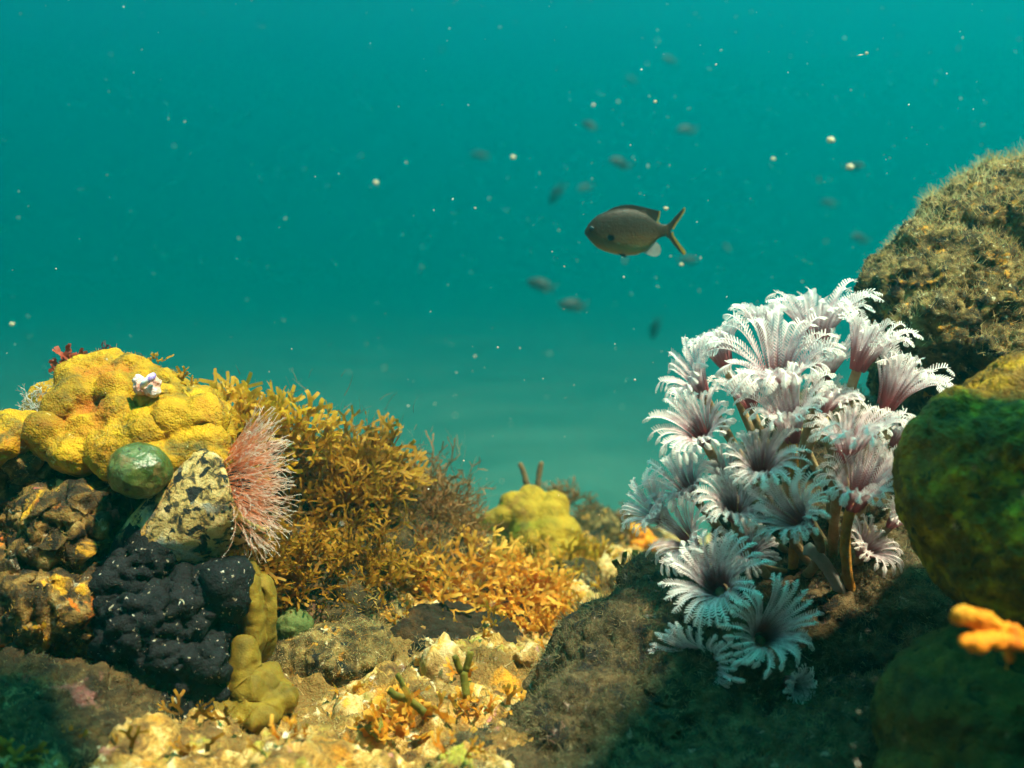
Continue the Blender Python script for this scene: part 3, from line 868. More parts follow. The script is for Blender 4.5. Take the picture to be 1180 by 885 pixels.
def bush(name, label, cat, bases, mt, seed, n, L, w, depth, dirs, spread=.5, fork=(22, 40), curl=.25, segs=3):
    """bases: list of (centre, radius) in world space"""
    rng = np.random.default_rng(seed)
    V, F, T = [], [], []
    for k in range(n):
        c, r = bases[rng.integers(len(bases))]
        b = np.array(c) + rng.normal(size=3) * r * np.array([.6, .5, .35])
        out = (b - np.array(c)) / max(r, 1e-6)
        d = nrm(np.array(dirs[rng.integers(len(dirs))]) + out * .8 + rng.normal(size=3) * spread)
        frond(rng, b, d, L * rng.uniform(.6, 1.2), w * rng.uniform(.7, 1.2), depth, V, F, T, fork=fork, curl=curl, segs=segs)
    me = mesh_from(np.array(V), F, name, mt, attr={'t': T})
    o = link(name, me)
    tag(o, label, cat)
    return o

U = (0, 0, 1)
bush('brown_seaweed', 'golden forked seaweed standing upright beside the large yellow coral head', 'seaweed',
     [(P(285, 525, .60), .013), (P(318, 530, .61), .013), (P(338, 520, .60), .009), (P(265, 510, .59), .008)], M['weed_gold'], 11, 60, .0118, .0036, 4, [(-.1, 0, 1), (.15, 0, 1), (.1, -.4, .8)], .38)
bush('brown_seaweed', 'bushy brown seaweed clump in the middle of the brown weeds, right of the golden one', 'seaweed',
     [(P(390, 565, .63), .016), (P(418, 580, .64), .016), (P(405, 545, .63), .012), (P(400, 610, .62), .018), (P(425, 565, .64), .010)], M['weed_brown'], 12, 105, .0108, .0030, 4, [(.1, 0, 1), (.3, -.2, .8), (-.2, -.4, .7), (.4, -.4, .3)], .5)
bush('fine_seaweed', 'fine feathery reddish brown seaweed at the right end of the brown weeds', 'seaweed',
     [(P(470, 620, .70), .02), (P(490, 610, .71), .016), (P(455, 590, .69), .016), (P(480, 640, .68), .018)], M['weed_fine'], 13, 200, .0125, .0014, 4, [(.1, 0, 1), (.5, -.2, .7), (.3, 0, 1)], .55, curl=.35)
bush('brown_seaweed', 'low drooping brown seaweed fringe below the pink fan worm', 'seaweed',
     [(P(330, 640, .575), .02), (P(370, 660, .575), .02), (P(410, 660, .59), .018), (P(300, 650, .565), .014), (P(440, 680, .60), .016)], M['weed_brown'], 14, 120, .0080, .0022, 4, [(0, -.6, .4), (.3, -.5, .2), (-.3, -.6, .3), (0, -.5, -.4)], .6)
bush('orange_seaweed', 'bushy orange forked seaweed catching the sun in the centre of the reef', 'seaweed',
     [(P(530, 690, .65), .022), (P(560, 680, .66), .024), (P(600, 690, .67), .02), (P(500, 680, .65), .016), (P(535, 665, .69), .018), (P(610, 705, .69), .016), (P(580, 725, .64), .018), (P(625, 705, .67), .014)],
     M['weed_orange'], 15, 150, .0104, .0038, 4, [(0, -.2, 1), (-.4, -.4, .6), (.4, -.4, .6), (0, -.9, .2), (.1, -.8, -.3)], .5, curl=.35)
bush('green_seaweed', 'thin olive green seaweed behind the orange weed, left of the knobby coral', 'seaweed',
     [(P(500, 640, .76), .016), (P(540, 625, .78), .016), (P(470, 650, .74), .014)], M['weed_green'], 16, 90, .0090, .0022, 3, [(0, 0, 1), (.3, -.2, 1), (-.3, -.2, .8)], .5)
bush('yellow_seaweed', 'yellow green seaweed at the foot of the knobby mustard coral', 'seaweed',
     [(P(650, 665, .74), .014), (P(668, 650, .78), .012), (P(690, 665, .78), .014)], M['weed_gold'], 17, 60, .0080, .0028, 3, [(0, -.3, 1), (.4, -.3, .6)], .5)
def filaments(label, bases, n, length, mt, seed, up=.35):
    rng = np.random.default_rng(seed)
    p, nn = [], []
    for k in range(n):
        c, r = bases[rng.integers(len(bases))]
        q = rng.normal(size=3)
        p.append(np.array(c) + q * r * np.array([.8, .6, .6]))
        nn.append(nrm(q + np.array([0, -.3, up])))
    V, F, A = blades(np.array(p), np.array(nn), length, .00042, seed, .5, .7, 5, (0, 0, up))
    tag(link('filament_algae', mesh_from(V, F, 'filament_algae', mt, attr=A)), label, 'filament algae', kind='stuff')
filaments('soft golden filaments tangled through the brown and golden weeds', [(P(290, 520, .60), .022), (P(340, 520, .61), .022), (P(400, 540, .63), .03), (P(430, 570, .63), .028), (P(380, 620, .60), .03), (P(450, 620, .66), .028)], 2600, .010, M['weed_fine'], 61)
filaments('soft brown filaments at the right end of the brown weeds', [(P(475, 600, .70), .024), (P(495, 630, .70), .02), (P(455, 640, .68), .02)], 4500, .014, M['weed_fine'], 62)
filaments('pale orange filaments tangled through the orange weed', [(P(540, 680, .65), .024), (P(590, 690, .67), .022), (P(510, 690, .64), .018)], 900, .009, M['turf_pale'], 63)
bush('orange_seaweed', 'low orange and brown weed on the pale ground at the bottom centre', 'seaweed',
     [(P(470, 830, .47), .012), (P(440, 850, .46), .012), (P(510, 850, .47), .014)], M['weed_orange'], 18, 40, .0055, .0036, 2, [(0, -.3, 1), (.5, -.3, .6), (-.5, -.3, .6)], .5)
bush('brown_seaweed', 'dim olive weed sprigs at the left edge, below the crusted rock face', 'seaweed',
     [(P(20, 730, .49), .008), (P(50, 710, .49), .008), (P(60, 740, .49), .006)], M['weed_brown'], 19, 16, .0075, .0026, 2, [(-.7, -.5, -.2), (-.6, -.5, .3)], .4)
bush('brown_seaweed', 'tiny brown sprigs growing out of the right flank of the large yellow coral head', 'seaweed',
     [(P(240, 470, .53), .006), (P(215, 440, .54), .004), (P(180, 418, .545), .003)], M['weed_gold'], 20, 22, .0030, .0014, 2, [(.5, 0, .8), (.2, 0, 1)], .5)
bush('red_seaweed', 'red weed tuft poking up behind the left top of the yellow coral head', 'seaweed',
     [(P(88, 420, .565), .005), (P(78, 430, .565), .004)], M['red_weed'], 21, 26, .0042, .0030, 2, [(-.3, 0, 1), (-.8, 0, .4)], .5)
bush('maroon_seaweed', 'small maroon weed tuft on the very top of the yellow coral head', 'seaweed',
     [(P(120, 410, .56), .004)], M['maroon_weed'], 22, 20, .0030, .0016, 2, [(-.2, 0, 1), (.5, 0, .6)], .5)
bush('white_hydroid', 'wispy white hydroid on the left slope of the yellow coral head', 'hydroid',
     [(P(52, 462, .545), .006), (P(44, 472, .54), .005)], M['fin_clear'], 23, 40, .0030, .0006, 3, [(-.7, -.1, .8), (-.2, -.1, 1)], .4)
bush('brown_seaweed', 'dark brown tuft behind the knobby mustard coral on its right', 'seaweed',
     [(P(646, 578, .88), .007)], M['weed_fine'], 24, 40, .0055, .0014, 3, [(.2, 0, 1), (-.3, 0, 1)], .5)
bush('brown_seaweed', 'brown tuft on the dark rock left of the worm cluster', 'seaweed',
     [(P(715, 608, .94), .016), (P(680, 598, .93), .01)], M['weed_fine'], 25, 90, .0050, .0016, 3, [(.2, 0, 1), (-.3, -.3, .6)], .6)

def blade(label, base, tip, w, mt, seed, notch=True):
    rng = np.random.default_rng(seed)
    ax = tip - base
    L = np.linalg.norm(ax)
    V, F, T = [], [], []
    side0 = nrm(np.array([ax[2], 0.2 * L, -ax[0]]))
    frond(rng, base, nrm(ax), L * .68, w * .62, 1, V, F, T, nrmv=nrm(np.cross(ax, side0)), fork=(14, 24), curl=.10, segs=6)
    o = link('seaweed_blade', mesh_from(np.array(V), F, 'seaweed_blade', mt, attr={'t': T}))
    m = o.modifiers.new('s', 'SOLIDIFY'); m.thickness = .0003
    tag(o, label, 'seaweed', 'single blades of weed')
blade('tall olive weed blade standing on the pale ground at the bottom centre', P(538, 805, .475), P(534, 757, .475), px2m(15, .475), M['weed_green'], 1)
blade('short dark olive weed blade leaning left at the bottom centre', P(440, 852, .455), P(426, 834, .455), px2m(20, .455), M['weed_green'], 2)
blade('broad olive weed blade lying over the pale rubble, left of the tall blade', P(490, 822, .46), P(452, 798, .465), px2m(16, .46), M['weed_green'], 3)
blade('green weed blade on the rim of the shaded mound, near the worm cluster', P(718, 668, .60), P(708, 640, .60), px2m(13, .6), M['weed_green'], 4)
blade('second green weed blade on the rim of the mound, nearer the worms', P(730, 665, .60), P(738, 640, .60), px2m(12, .6), M['weed_green'], 5)
blade('small pale green blade in the dark hollow below the orange weed', P(512, 742, .60), P(506, 728, .60), px2m(6, .6), M['weed_green'], 6)
blade('thin orange blade sticking up at the reef edge beside the worms', P(738, 612, .86), P(743, 597, .86), px2m(5, .86), M['weed_orange'], 7)

# ------------------------------------------------------------------ pale rubble lying on the ground
rub = [(405, 825, 14, 'small cream rubble chip at the bottom, left of the short olive blade'), (490, 765, 14, 'yellowish rubble on the lip of the dark hollow'), 
       (690, 665, 20, 'cream rubble in the sun between the knobby coral and the shaded mound'), (715, 650, 16, 'pale orange rubble below the small orange sponge'),
       (660, 690, 18, 'yellow lit rubble where the orange weed meets the mound'), (600, 755, 14, 'pale rubble at the edge of the shade in the centre')]
for k, (x, y, r, lab) in enumerate(rub):
    # drop it on the ground along the pixel ray
    d = .4
    for d in np.arange(.40, 1.0, .004):
        q = P(x, y, d)
        if q[2] < ground_h(np.array([q[0]]), np.array([q[1]]))[0] + px2m(r * .45, d): break
    rng = np.random.default_rng(200 + k)
    es = []
    for j in range(4):
        off = rng.normal(size=2) * r * .5
        es.append(pe(x + off[0], y + off[1] * .5, d + rng.normal() * .004, r * rng.uniform(.5, .9), r * rng.uniform(.25, .45)))
    me = blob(es, .0011, 3, .5, [bumpy(('fbm', 90, .009, 120 + k), ('ridge', 240, .006, 140 + k), ('fbm', 400, .002, 160 + k))], 'coral_rubble', M['rubble'])
    tag(link('coral_rubble', me), lab, 'rubble', 'coral rubble on the ground')
def drop(px, py):
    d = .36
    while d < 1.1:
        q = P(px, py, d)
        if q[2] < ground_h(np.array([q[0]]), np.array([q[1]]))[0] + .004: return q
        d += .004
    return None
def ground_weed():
    rng = np.random.default_rng(31)
    for nm, lab, mt, n, sd, area in [('low_weed', 'low orange and gold weed sprigs scattered over the pale ground', M['weed_orange'], 90, 41, (330, 640, 700, 880)),
                                 ('low_weed', 'low brown weed sprigs scattered over the ground at the bottom left', M['weed_brown'], 60, 42, (0, 340, 790, 885)),
                                 ('low_weed', 'low yellow weed sprigs on the sunlit ground around the knobby coral', M['weed_gold'], 70, 43, (560, 770, 630, 720))]:
        bs = []
        while len(bs) < 26:
            q = drop(rng.uniform(area[0], area[1]), rng.uniform(area[2], area[3]))
            if q is not None: bs.append((q, .006))
        o = bush(nm, lab, 'weed', bs, mt, sd, n, .0046, .0020, 2, [(0, -.3, 1), (.4, -.3, .7), (-.4, -.3, .7)], .5)
        del o['category']
        tag(o, lab, 'weed', kind='stuff')
ground_weed()

# ------------------------------------------------------------------ social feather duster worms
def crown_mesh(seed, n=32, opn=100, L=.0235, name='crown'):
    """funnel of feathered radioles, axis +Z, mouth at the origin"""
    rng = np.random.default_rng(seed)
    V, F, T = [], [], []
    def quad(a, b, c, d, ta, tb):
        i = len(V)
        V.extend([a, b, c, d]); T.extend([ta, ta, tb, tb]); F.append((i, i + 1, i + 2, i + 3))
    gap = rng.uniform(0, 2 * math.pi)
    lop = rng.uniform(0, 6.28)
    sweep = .42 if seed % 2 else -.42
    for k in range(n):
        a = gap + .22 + (2 * math.pi - .44) * (k + .3 * rng.normal() * .5) / (n - 1)
        er = np.array([math.cos(a), math.sin(a), 0])
        et = np.array([-math.sin(a), math.cos(a), 0])
        # two lobes that curl like a scroll: the radioles near the gap stand higher
        lobe = .5 + .5 * math.cos(2 * (a - gap))
        th0 = R(10 + 8 * rng.random())
        th1 = R(opn - 22 * lobe + 13 * math.cos(a - lop) + rng.normal() * 9)
        Lk = L * rng.uniform(.80, 1.10) * (1 - .08 * lobe) * (1 + .12 * math.cos(a - lop + 2))
        st = 30
        pos = er * .0022 * (1 + .4 * rng.random())
        tw = sweep * (.8 + .4 * rng.random()) + rng.normal() * .08
        prev = None
        for j in range(st + 1):
            t = j / st
            th = th0 + (th1 - th0) * t ** 1.05 + R(82) * max(0, (t - .60) / .40) ** 1.5
            d = er * math.sin(th) + np.array([0, 0, 1]) * math.cos(th) + et * tw * t
            d = d / np.linalg.norm(d)
            nin = np.cross(et, d)
            if nin.dot(er) > 0: nin = -nin
            if prev is not None:
                w = .00042 * (1 - .6 * t)
                quad(prev - et * w, prev + et * w, pos + et * w * .95, pos - et * w * .95, t - 1 / st, t)
            # pinnules: a comb on both sides, angled forward, raised towards the axis
            if j >= 2:
                pl = .00175 * min(1, (t / .4)) ** .7 * (1 - max(0, (t - .85) / .15) ** 2 * .55)
                hw = Lk / st * .36
                for sg in (-1, 1):
                    pd = et * sg * .78 + d * (.55 + .15 * rng.random()) + nin * .42
                    pd = pd / np.linalg.norm(pd)
                    q = pos + pd * pl * rng.uniform(.85, 1.1) + nin * pl * .12
                    tc = min(1.0, t + .05)
                    quad(pos - d * hw, pos + d * hw, q + d * hw * .55, q - d * hw * .55, t, min(1, tc + .10))
            prev = pos
            pos = pos + d * Lk / st
    # mouth: small dark red funnel
    m = 14
    i0 = len(V)
    for r, z in ((.0004, .0006), (.0018, .0002), (.0022, .0020)):
        for s in range(m):
            a = 2 * math.pi * s / m
            V.append(np.array([math.cos(a) * r, math.sin(a) * r, z])); T.append(0)
    for q in (0, 1):
        for s in range(m):
            F.append((i0 + q * m + s, i0 + q * m + (s + 1) % m, i0 + (q + 1) * m + (s + 1) % m, i0 + (q + 1) * m + s))
    return mesh_from(np.array(V), F, name, M['crown'], smooth=False, attr={'t': T})

crowns = [crown_mesh(300 + k, n=(34, 37, 32, 36, 34, 31, 36, 33)[k], opn=(66, 52, 76, 44, 62, 84, 56, 70)[k]) for k in range(8)]
# px, py of the mouth, depth, diameter in px, facing axis (x right, y away, z up), label, orange tube
W = [
 (940, 400, .545, 104, (.15, .25, 1), 'topmost worm of the cluster, its tall white crown arching to the right'),
 (884, 392, .545, 66, (-.35, .2, 1), 'small white worm just left of the topmost crown, at the upper edge'),
 (900, 452, .505, 122, (-.25, -.55, 1), 'broadest white worm, in the upper middle of the cluster with a maroon base'),
 (988, 426, .515, 92, (.35, -.30, 1), 'white worm with a red base below and right of the topmost crown'),
 (1020, 470, .520, 104, (.45, -.40, 1), 'white worm furthest right of the lit crowns, in front of the tall rock'),
 (812, 456, .525, 84, (-.8, -.35, .75), 'white worm leaning left at the upper left edge of the cluster'),
 (836, 422, .545, 72, (-.5, .1, .9), 'white worm partly hidden behind the broadest crown on its left'),
 (812, 508, .505, 92, (-.55, -.75, .45), 'pale worm with a maroon throat, leftmost in the lit part of the cluster'),
 (878, 548, .490, 84, (-.25, -.85, .55), 'grey brown worm below the centre of the cluster, opening to the viewer'),
 (912, 506, .492, 98, (-.35, -.45, .9), 'white worm in the very centre of the cluster above the orange crusted tube'),
 (975, 530, .490, 108, (.10, -.50, .95), 'large white worm with a crimson base right of the orange crusted tube'),
 (948, 440, .530, 66, (.25, -.35, .95), 'smaller lilac worm squeezed between the broadest crown and the red based one'),
 (946, 478, .512, 72, (.3, -.45, .85), 'lilac tinged worm between the central crown and the one furthest right'),
 (1030, 516, .525, 66, (.7, -.30, .6), 'dim grey worm beside the upper left face of the lemon mound coral'),
 (1010, 552, .520, 60, (.6, -.4, .55), 'dim worm tucked under the large crimson based crown on its right'),
 (982, 584, .485, 104, (.15, -.65, .75), 'grey worm with a dark heart below the large crimson based crown'),
 (930, 606, .478, 92, (-.75, -.55, .15), 'half shaded worm turned to the left, its radioles curling over, below the centre'),
 (846, 596, .500, 84, (-.25, -.80, .5), 'shaded worm with a brown heart under the grey brown crown, left of centre'),
 (800, 572, .520, 74, (-.7, -.45, .5), 'blurred grey worm at the left edge, midway down the cluster'),
 (838, 556, .515, 54, (-.4, -.6, .7), 'small blurred worm between the left edge and the grey brown crown'),
 (866, 470, .535, 74, (-.5, -.2, .85), 'thin see through worm below the left side of the broadest crown'),
 (800, 630, .505, 84, (-.75, -.60, .2), 'shaded grey worm at the left, above the mound'),
 (830, 682, .485, 100, (-.50, -.80, .25), 'shaded worm with a wide open crown, third from the bottom'),
 (818, 760, .478, 80, (-.55, -.80, -.15), 'dim blue grey worm low on the left, its fan hanging down'),
 (876, 738, .475, 96, (.15, -.92, .30), 'shaded worm opening straight at the viewer near the bottom of the cluster'),
 (905, 785, .485, 62, (.35, -.80, -.35), 'barely lit worm at the very bottom of the cluster'),
 (992, 640, .530, 70, (.1, -.85, .4), 'dark worm deep in the shade under the grey one with the dark heart'),
 (1026, 606, .535, 56, (.3, -.75, .5), 'very dark small worm in the shade beside the lemon mound coral'),
 (768, 600, .515, 74, (-.9, -.25, .35), 'blurred worm spreading furthest left over the sunlit reef'),
 (862, 640, .520, 60, (-.2, -.85, .3), 'shaded small worm hidden between the wide open crown and the half shaded one'),
]
root_c = P(950, 700, .60)
for k, (px, py, d, dia, ax, lab) in enumerate(W):
    rng = np.random.default_rng(500 + k)
    a = nrm(ax)
    base = P(px, py, d)
    root = empty('feather_duster_worm', base)
    tag(root, lab, 'feather worm', 'cluster of feather duster worms')
    cr = bpy.data.objects.new('crown', crowns[k % 8])
    COL.objects.link(cr)
    cr.parent = root
    s = px2m(dia, d) / .0272
    a = nrm(np.array(ax) + np.array([0, .0, .48]))
    cr.rotation_mode = 'QUATERNION'
    cr.rotation_quaternion = Vector(a).to_track_quat('Z', 'Y') @ Quaternion((0, 0, 1), rng.uniform(0, 6.28))
    cr.scale = (s * rng.uniform(.95, 1.15), s * rng.uniform(.78, 1.0), s * rng.uniform(.9, 1.15))
    # tube from the rock to the mouth
    end = root_c + rng.normal(size=3) * np.array([.022, .014, .022]) + (base - root_c) * .18
    p1 = base - a * .022 * s
    pts = bez(base + a * .0005, p1, p1 * .5 + end * .5, end, 16) - base
    V, F = tube_mesh(pts, .0021 * np.linspace(.92, 1.15, 16) * s ** .5, 10, .0005, k)
    o = link('tube', mesh_from(V, F, 'tube', M['worm_tube_orange'] if k in (9, 15, 4) else M['worm_tube']), parent=root)

# bare tube lying across the dark hollow
V, F = tube_mesh(bez(P(930, 632, .50), P(945, 640, .50), P(960, 660, .505), P(972, 690, .52), 16), px2m(8, .5) * np.linspace(1, .8, 16), 12, .0006, 9)
tag(link('worm_tube', mesh_from(V, F, 'worm_tube', M['fin_clear'])), 'bare pale worm tube crossing the dark hollow below the cluster', 'worm tube')

# ------------------------------------------------------------------ pink fan worm in the crusted tube
def fan_worm():
    rng = np.random.default_rng(77)
    c = P(268, 560, .508)
    root = empty('fan_worm', c)
    tag(root, 'salmon pink fan worm with white tipped spines, emerging from the crusted tube', 'fan worm')
    V, F, T = [], [], []
    n = 440
    for k in range(n):
        a = 2 * math.pi * rng.random()
        rr = math.sqrt(rng.random())
        q = np.array([.0005 * rng.normal(), math.cos(a) * rr * .016, math.sin(a) * rr * .020 + .001])
        out = np.array([0, math.cos(a), math.sin(a)])
        d = nrm(np.array([1, 0, 0]) + out * (1.0 * rr ** 1.2 + .05) + rng.normal(size=3) * .13 + np.array([0, -.15, .0]))
        L = .0325 * rng.uniform(.5, 1.12) * (1 - .12 * rr)
        side = nrm(np.cross(d, rng.normal(size=3)))
        up2 = np.cross(side, d)
        st = 9
        pos = q
        bend = rng.normal(size=3) * .20 + out * .06
        for ax_ in (side, up2):
            p0 = pos.copy(); dd = d.copy()
            i0 = len(V)
            for j in range(st + 1):
                t = j / st
                w = .00021 * (1.1 - .55 * t)
                V += [p0 - ax_ * w, p0 + ax_ * w]; T += [t, t]
                if j:
                    i = len(V) - 4
                    F.append((i, i + 1, i + 3, i + 2))
                dd = nrm(dd + bend * t * .6)
                p0 = p0 + dd * L / st
        # short side hairs
        p0 = pos.copy(); dd = d.copy()
        for j in range(30):
            t = j / 30
            dd = nrm(dd + bend * t * .6 * 9 / 30)
            p0 = p0 + dd * L / 30
            if j < 4: continue
            aa = rng.uniform(0, 6.28)
            hd = nrm(side * math.cos(aa) + up2 * math.sin(aa) + dd * .9)
            hl = .0021 * (1 - .5 * t)
            i = len(V)
            V += [p0 - dd * .00016, p0 + dd * .00016, p0 + hd * hl]; T += [t, t, min(1, t + .12)]
            F.append((i, i + 1, i + 2))
    link('crown', mesh_from(np.array(V), F, 'crown', M['crown_pink'], smooth=False, attr={'t': T}), parent=root)
    pts = bez(P(210, 590, .51) - c, P(235, 575, .51) - c, P(255, 562, .51) - c, P(272, 560, .508) - c, 10)
    V, F = tube_mesh(pts, np.linspace(.008, .014, 10), 24, .001, 3)
    link('body', mesh_from(V, F, 'body', M['tube_dark']), parent=root)
fan_worm()

# ------------------------------------------------------------------ fish
def interp(xs, ys, x):
    return np.interp(x, xs, ys)
TOPX = [0, .03, .08, .15, .25, .36, .5, .62, .74, .84, .90, .96, 1.0]
TOPY = [.012, .078, .13, .185, .225, .255, .262, .242, .190, .115, .080, .070, .074]
BOTX = [0, .03, .08, .15, .25, .36, .5, .62, .74, .84, .90, .96, 1.0]
BOTY = [.012, .055, .112, .172, .215, .245, .262, .258, .210, .120, .070, .058, .062]
def smooth_prof(xs, ys, s):
    return (interp(xs, ys, s - .015) + interp(xs, ys, s) + interp(xs, ys, s + .015)) / 3
def fish_body(sides=28, rings=46, mt=None, thick=.36):
    V, F, B = [], [], []
    ss = np.linspace(0, 1, rings)
    for s in ss:
        tp, bt = smooth_prof(TOPX, TOPY, s), smooth_prof(BOTX, BOTY, s)
        mid = (tp - bt) / 2
        h = (tp + bt) / 2
        th = h * thick * (1.15 if s < .3 else 1.15 - .5 * (s - .3) / .7)
        for k in range(sides):
            a = 2 * math.pi * k / sides
            ca, sa = math.cos(a), math.sin(a)
            y = math.copysign(abs(ca) ** .9, ca) * th
            z = mid + math.copysign(abs(sa) ** .95, sa) * h
            V.append((s, y, z)); B.append((z + .27) / .54)
    for r in range(rings - 1):
        for k in range(sides):
            F.append((r * sides + k, r * sides + (k + 1) % sides, (r + 1) * sides + (k + 1) % sides, (r + 1) * sides + k))
    for r, x in ((0, -.006), (rings - 1, 1.004)):
        V.append((x, 0, V[r * sides][2])); B.append(B[r * sides])
        c = len(V) - 1
        for k in range(sides):
            a, b = r * sides + k, r * sides + (k + 1) % sides
            F.append((b, a, c) if r == 0 else (a, b, c))
    return np.array(V), F, B

def fin(outline, th=.006, n_in=True, wave=.0):
    """flat outline (x,z) -> thin solid plate"""
    o = np.array(outline)
    n = len(o)
    V = []
    for sg in (-1, 1):
        for k, (x, z) in enumerate(o):
            V.append((x, sg * th / 2 + wave * math.sin(9 * x + 6 * z), z))
    F = [tuple(range(n - 1, -1, -1)), tuple(range(n, 2 * n))]
    for k in range(n):
        F.append((k, (k + 1) % n, n + (k + 1) % n, n + k))
    return np.array(V), F

DORSAL = [(.20, .17), (.26, .245), (.33, .283), (.44, .312), (.55, .318), (.68, .293), (.80, .262), (.895, .238), (.890, .19), (.865, .13), (.84, .10), (.74, .165), (.6, .225), (.45, .24), (.3, .215)]
D_EDGE = [(.893, .240), (.905, .232), (.898, .17), (.878, .115), (.905, .095), (.89, .075), (.855, .095), (.87, .13), (.886, .19)]
ANAL = [(.62, -.22), (.72, -.255), (.80, -.292), (.86, -.298), (.905, -.27), (.915, -.22), (.90, -.17), (.85, -.12), (.76, -.17)]
TAIL_U = [(.96, .065), (1.03, .105), (1.09, .175), (1.15, .235), (1.19, .275), (1.205, .265), (1.20, .235), (1.155, .165), (1.10, .095), (1.055, .03), (1.03, -.003), (.96, 0)]
TAIL_L = [(.96, 0), (1.03, -.003), (1.055, -.045), (1.10, -.11), (1.15, -.175), (1.20, -.235), (1.21, -.268), (1.185, -.285), (1.13, -.235), (1.07, -.165), (1.02, -.095), (.96, -.055)]
TU_EDGE = [(1.19, .276), (1.205, .268), (1.203, .235), (1.158, .162), (1.105, .09), (1.065, .02), (1.052, .026), (1.09, .095), (1.145, .165), (1.185, .235)]
TL_EDGE = [(1.062, -.012), (1.068, -.055), (1.11, -.112), (1.165, -.185), (1.212, -.24), (1.222, -.268), (1.19, -.288), (1.18, -.262), (1.14, -.20), (1.09, -.125), (1.045, -.05), (1.045, -.012)]
PELVIC = [(.36, -.24), (.42, -.275), (.47, -.30), (.50, -.295), (.47, -.26), (.43, -.24)]

def damselfish():
    d = .69
    head = P(674, 268, d)
    Lf = px2m(97, d)
    root = empty('damselfish', head)
    tag(root, 'large brown damselfish with a yellow edged forked tail swimming left in open water', 'fish')
    def add(name, VF, mt, smooth=True, attr=None, par=None):
        V, F = VF
        o = link(name, mesh_from(np.array(V) * Lf, F, name, mt, smooth=smooth, attr=attr), parent=par or root)
        return o
    V, F, B = fish_body()
    V = V * np.array([1, 1, 1.07])
    add('body', (V, F), M['fish'], attr={'b': B})
    df = add('dorsal_fin', fin(DORSAL, .010), M['fin_dark'], False)
    add('fin_edge', fin(D_EDGE, .013), M['fin_yellow'], False, par=df)
    add('anal_fin', fin(ANAL, .008), M['fin_clear'], False)
    tf = add('tail_fin', fin(TAIL_U, .012), M['fin_dark'], False)
    tl = add('tail_fin', fin(TAIL_L, .012), M['fin_dark'], False)
    add('fin_edge', fin(TU_EDGE, .015), M['fin_yellow'], False, par=tf)
    add('fin_edge', fin(TL_EDGE, .015), M['fin_yellow'], False, par=tl)
    V, F = fin(PELVIC, .006)
    for sg in (-1, 1):
        add('pelvic_fin', (V + np.array([0, sg * .03, 0]), F), M['fin_dark'], False)
    # eyes and pectoral fins on both flanks
    for sg in (-1, 1):
        me = blob([((.075 * Lf, sg * .046 * Lf, .043 * Lf), (.036 * Lf, .018 * Lf, .036 * Lf))], .0006, 2, .5, None, 'eye', M['fish_eye'])
        link('eye', me, parent=root)
        pf = [(.27, -.03), (.25, -.06), (.27, -.095), (.32, -.10), (.34, -.07), (.32, -.035)]
        Vp, Fp = fin(pf, .006)
        Vp[:, 1] += sg * (.098 + (Vp[:, 0] - .25) * .10)
        add('pectoral_fin', (Vp, Fp), M['fish_eye'], False)
    root.rotation_euler = (0, R(-1), R(4))
damselfish()

def far_fish_mesh():
    V, F, B = fish_body(14, 22, thick=.34)
    F = list(F)
    for ol in (DORSAL, ANAL, TAIL_U, TAIL_L):
        v, f = fin(ol, .012)
        n = len(V)
        V = np.vstack([V, v])
        F += [tuple(i + n for i in q) for q in f]
    V[:, 2] *= .82
    V[:, 0] -= .5
    return mesh_from(V, F, 'small_fish', M['fish_far'], smooth=True)
ff = far_fish_mesh()
# px, py, length px, heading degrees in the picture (0 = left, 90 = up), turn away, depth, label
FF = [(678,144,24,40,35,2.4,'small dark fish high above the damselfish, tilted with its head up left'),
 (713,188,30,15,20,2.3,'small dark fish directly above the damselfish'),
 (640,225,30,-55,20,2.5,'small dark fish diving steeply, up and left of the damselfish'),
 (673,217,24,-20,20,4.2,'faint fish between the diving fish and the damselfish'),
 (551,179,26,10,15,3.8,'faint fish furthest left in the open water'),
 (790,150,28,-5,15,3.2,'faint fish high to the right of the damselfish, level'),
 (621,328,36,18,10,2.0,'dark fish below and left of the damselfish, heading up left'),
 (658,352,36,2,10,2.1,'dark level fish below the damselfish, right beside another'),
 (754,380,28,-80,25,2.2,'small fish hanging head down below the damselfish near the worms'),
 (990,275,28,15,20,2.8,'faint fish in front of the tall rock at the right'),
 (953,234,22,10,20,3.8,'faint fish in the open water between damselfish and tall rock'),
 (771,69,20,12,20,3.8,'faint fish near the top of the picture'),
 (794,300,26,178,10,2.6,'faint fish just below the tail of the damselfish'),
 (728,92,18,10,30,4.8,'very faint fish at the top, left of another faint fish'),
 (837,285,16,60,30,4.2,'very faint small fish right of the damselfish tail'),
 (720,300,14,-75,30,3.4,'tiny faint fish under the belly of the damselfish'),
 (868,362,30,20,25,3.0,'faint dark fish just above the left side of the worm cluster'),
 (985,192,24,178,20,2.4,'small fish with a pale flake beside it, upper right')]
for k, (px, py, L, ang, turn, d, lab) in enumerate(FF):
    o = bpy.data.objects.new('small_fish', ff)
    COL.objects.link(o)
    d *= 1.3
    s = px2m(L, d) * .85
    o.location = P(px, py, d)
    o.scale = (s, s, s)
    M3 = Matrix.Rotation(-PITCH, 3, 'X') @ Matrix.Rotation(R(ang), 3, 'Y') @ Matrix.Rotation(R(turn if k % 2 else -turn), 3, 'Z')
    o.rotation_euler = M3.to_euler()
    tag(o, lab, 'fish', 'small fish in the open water')

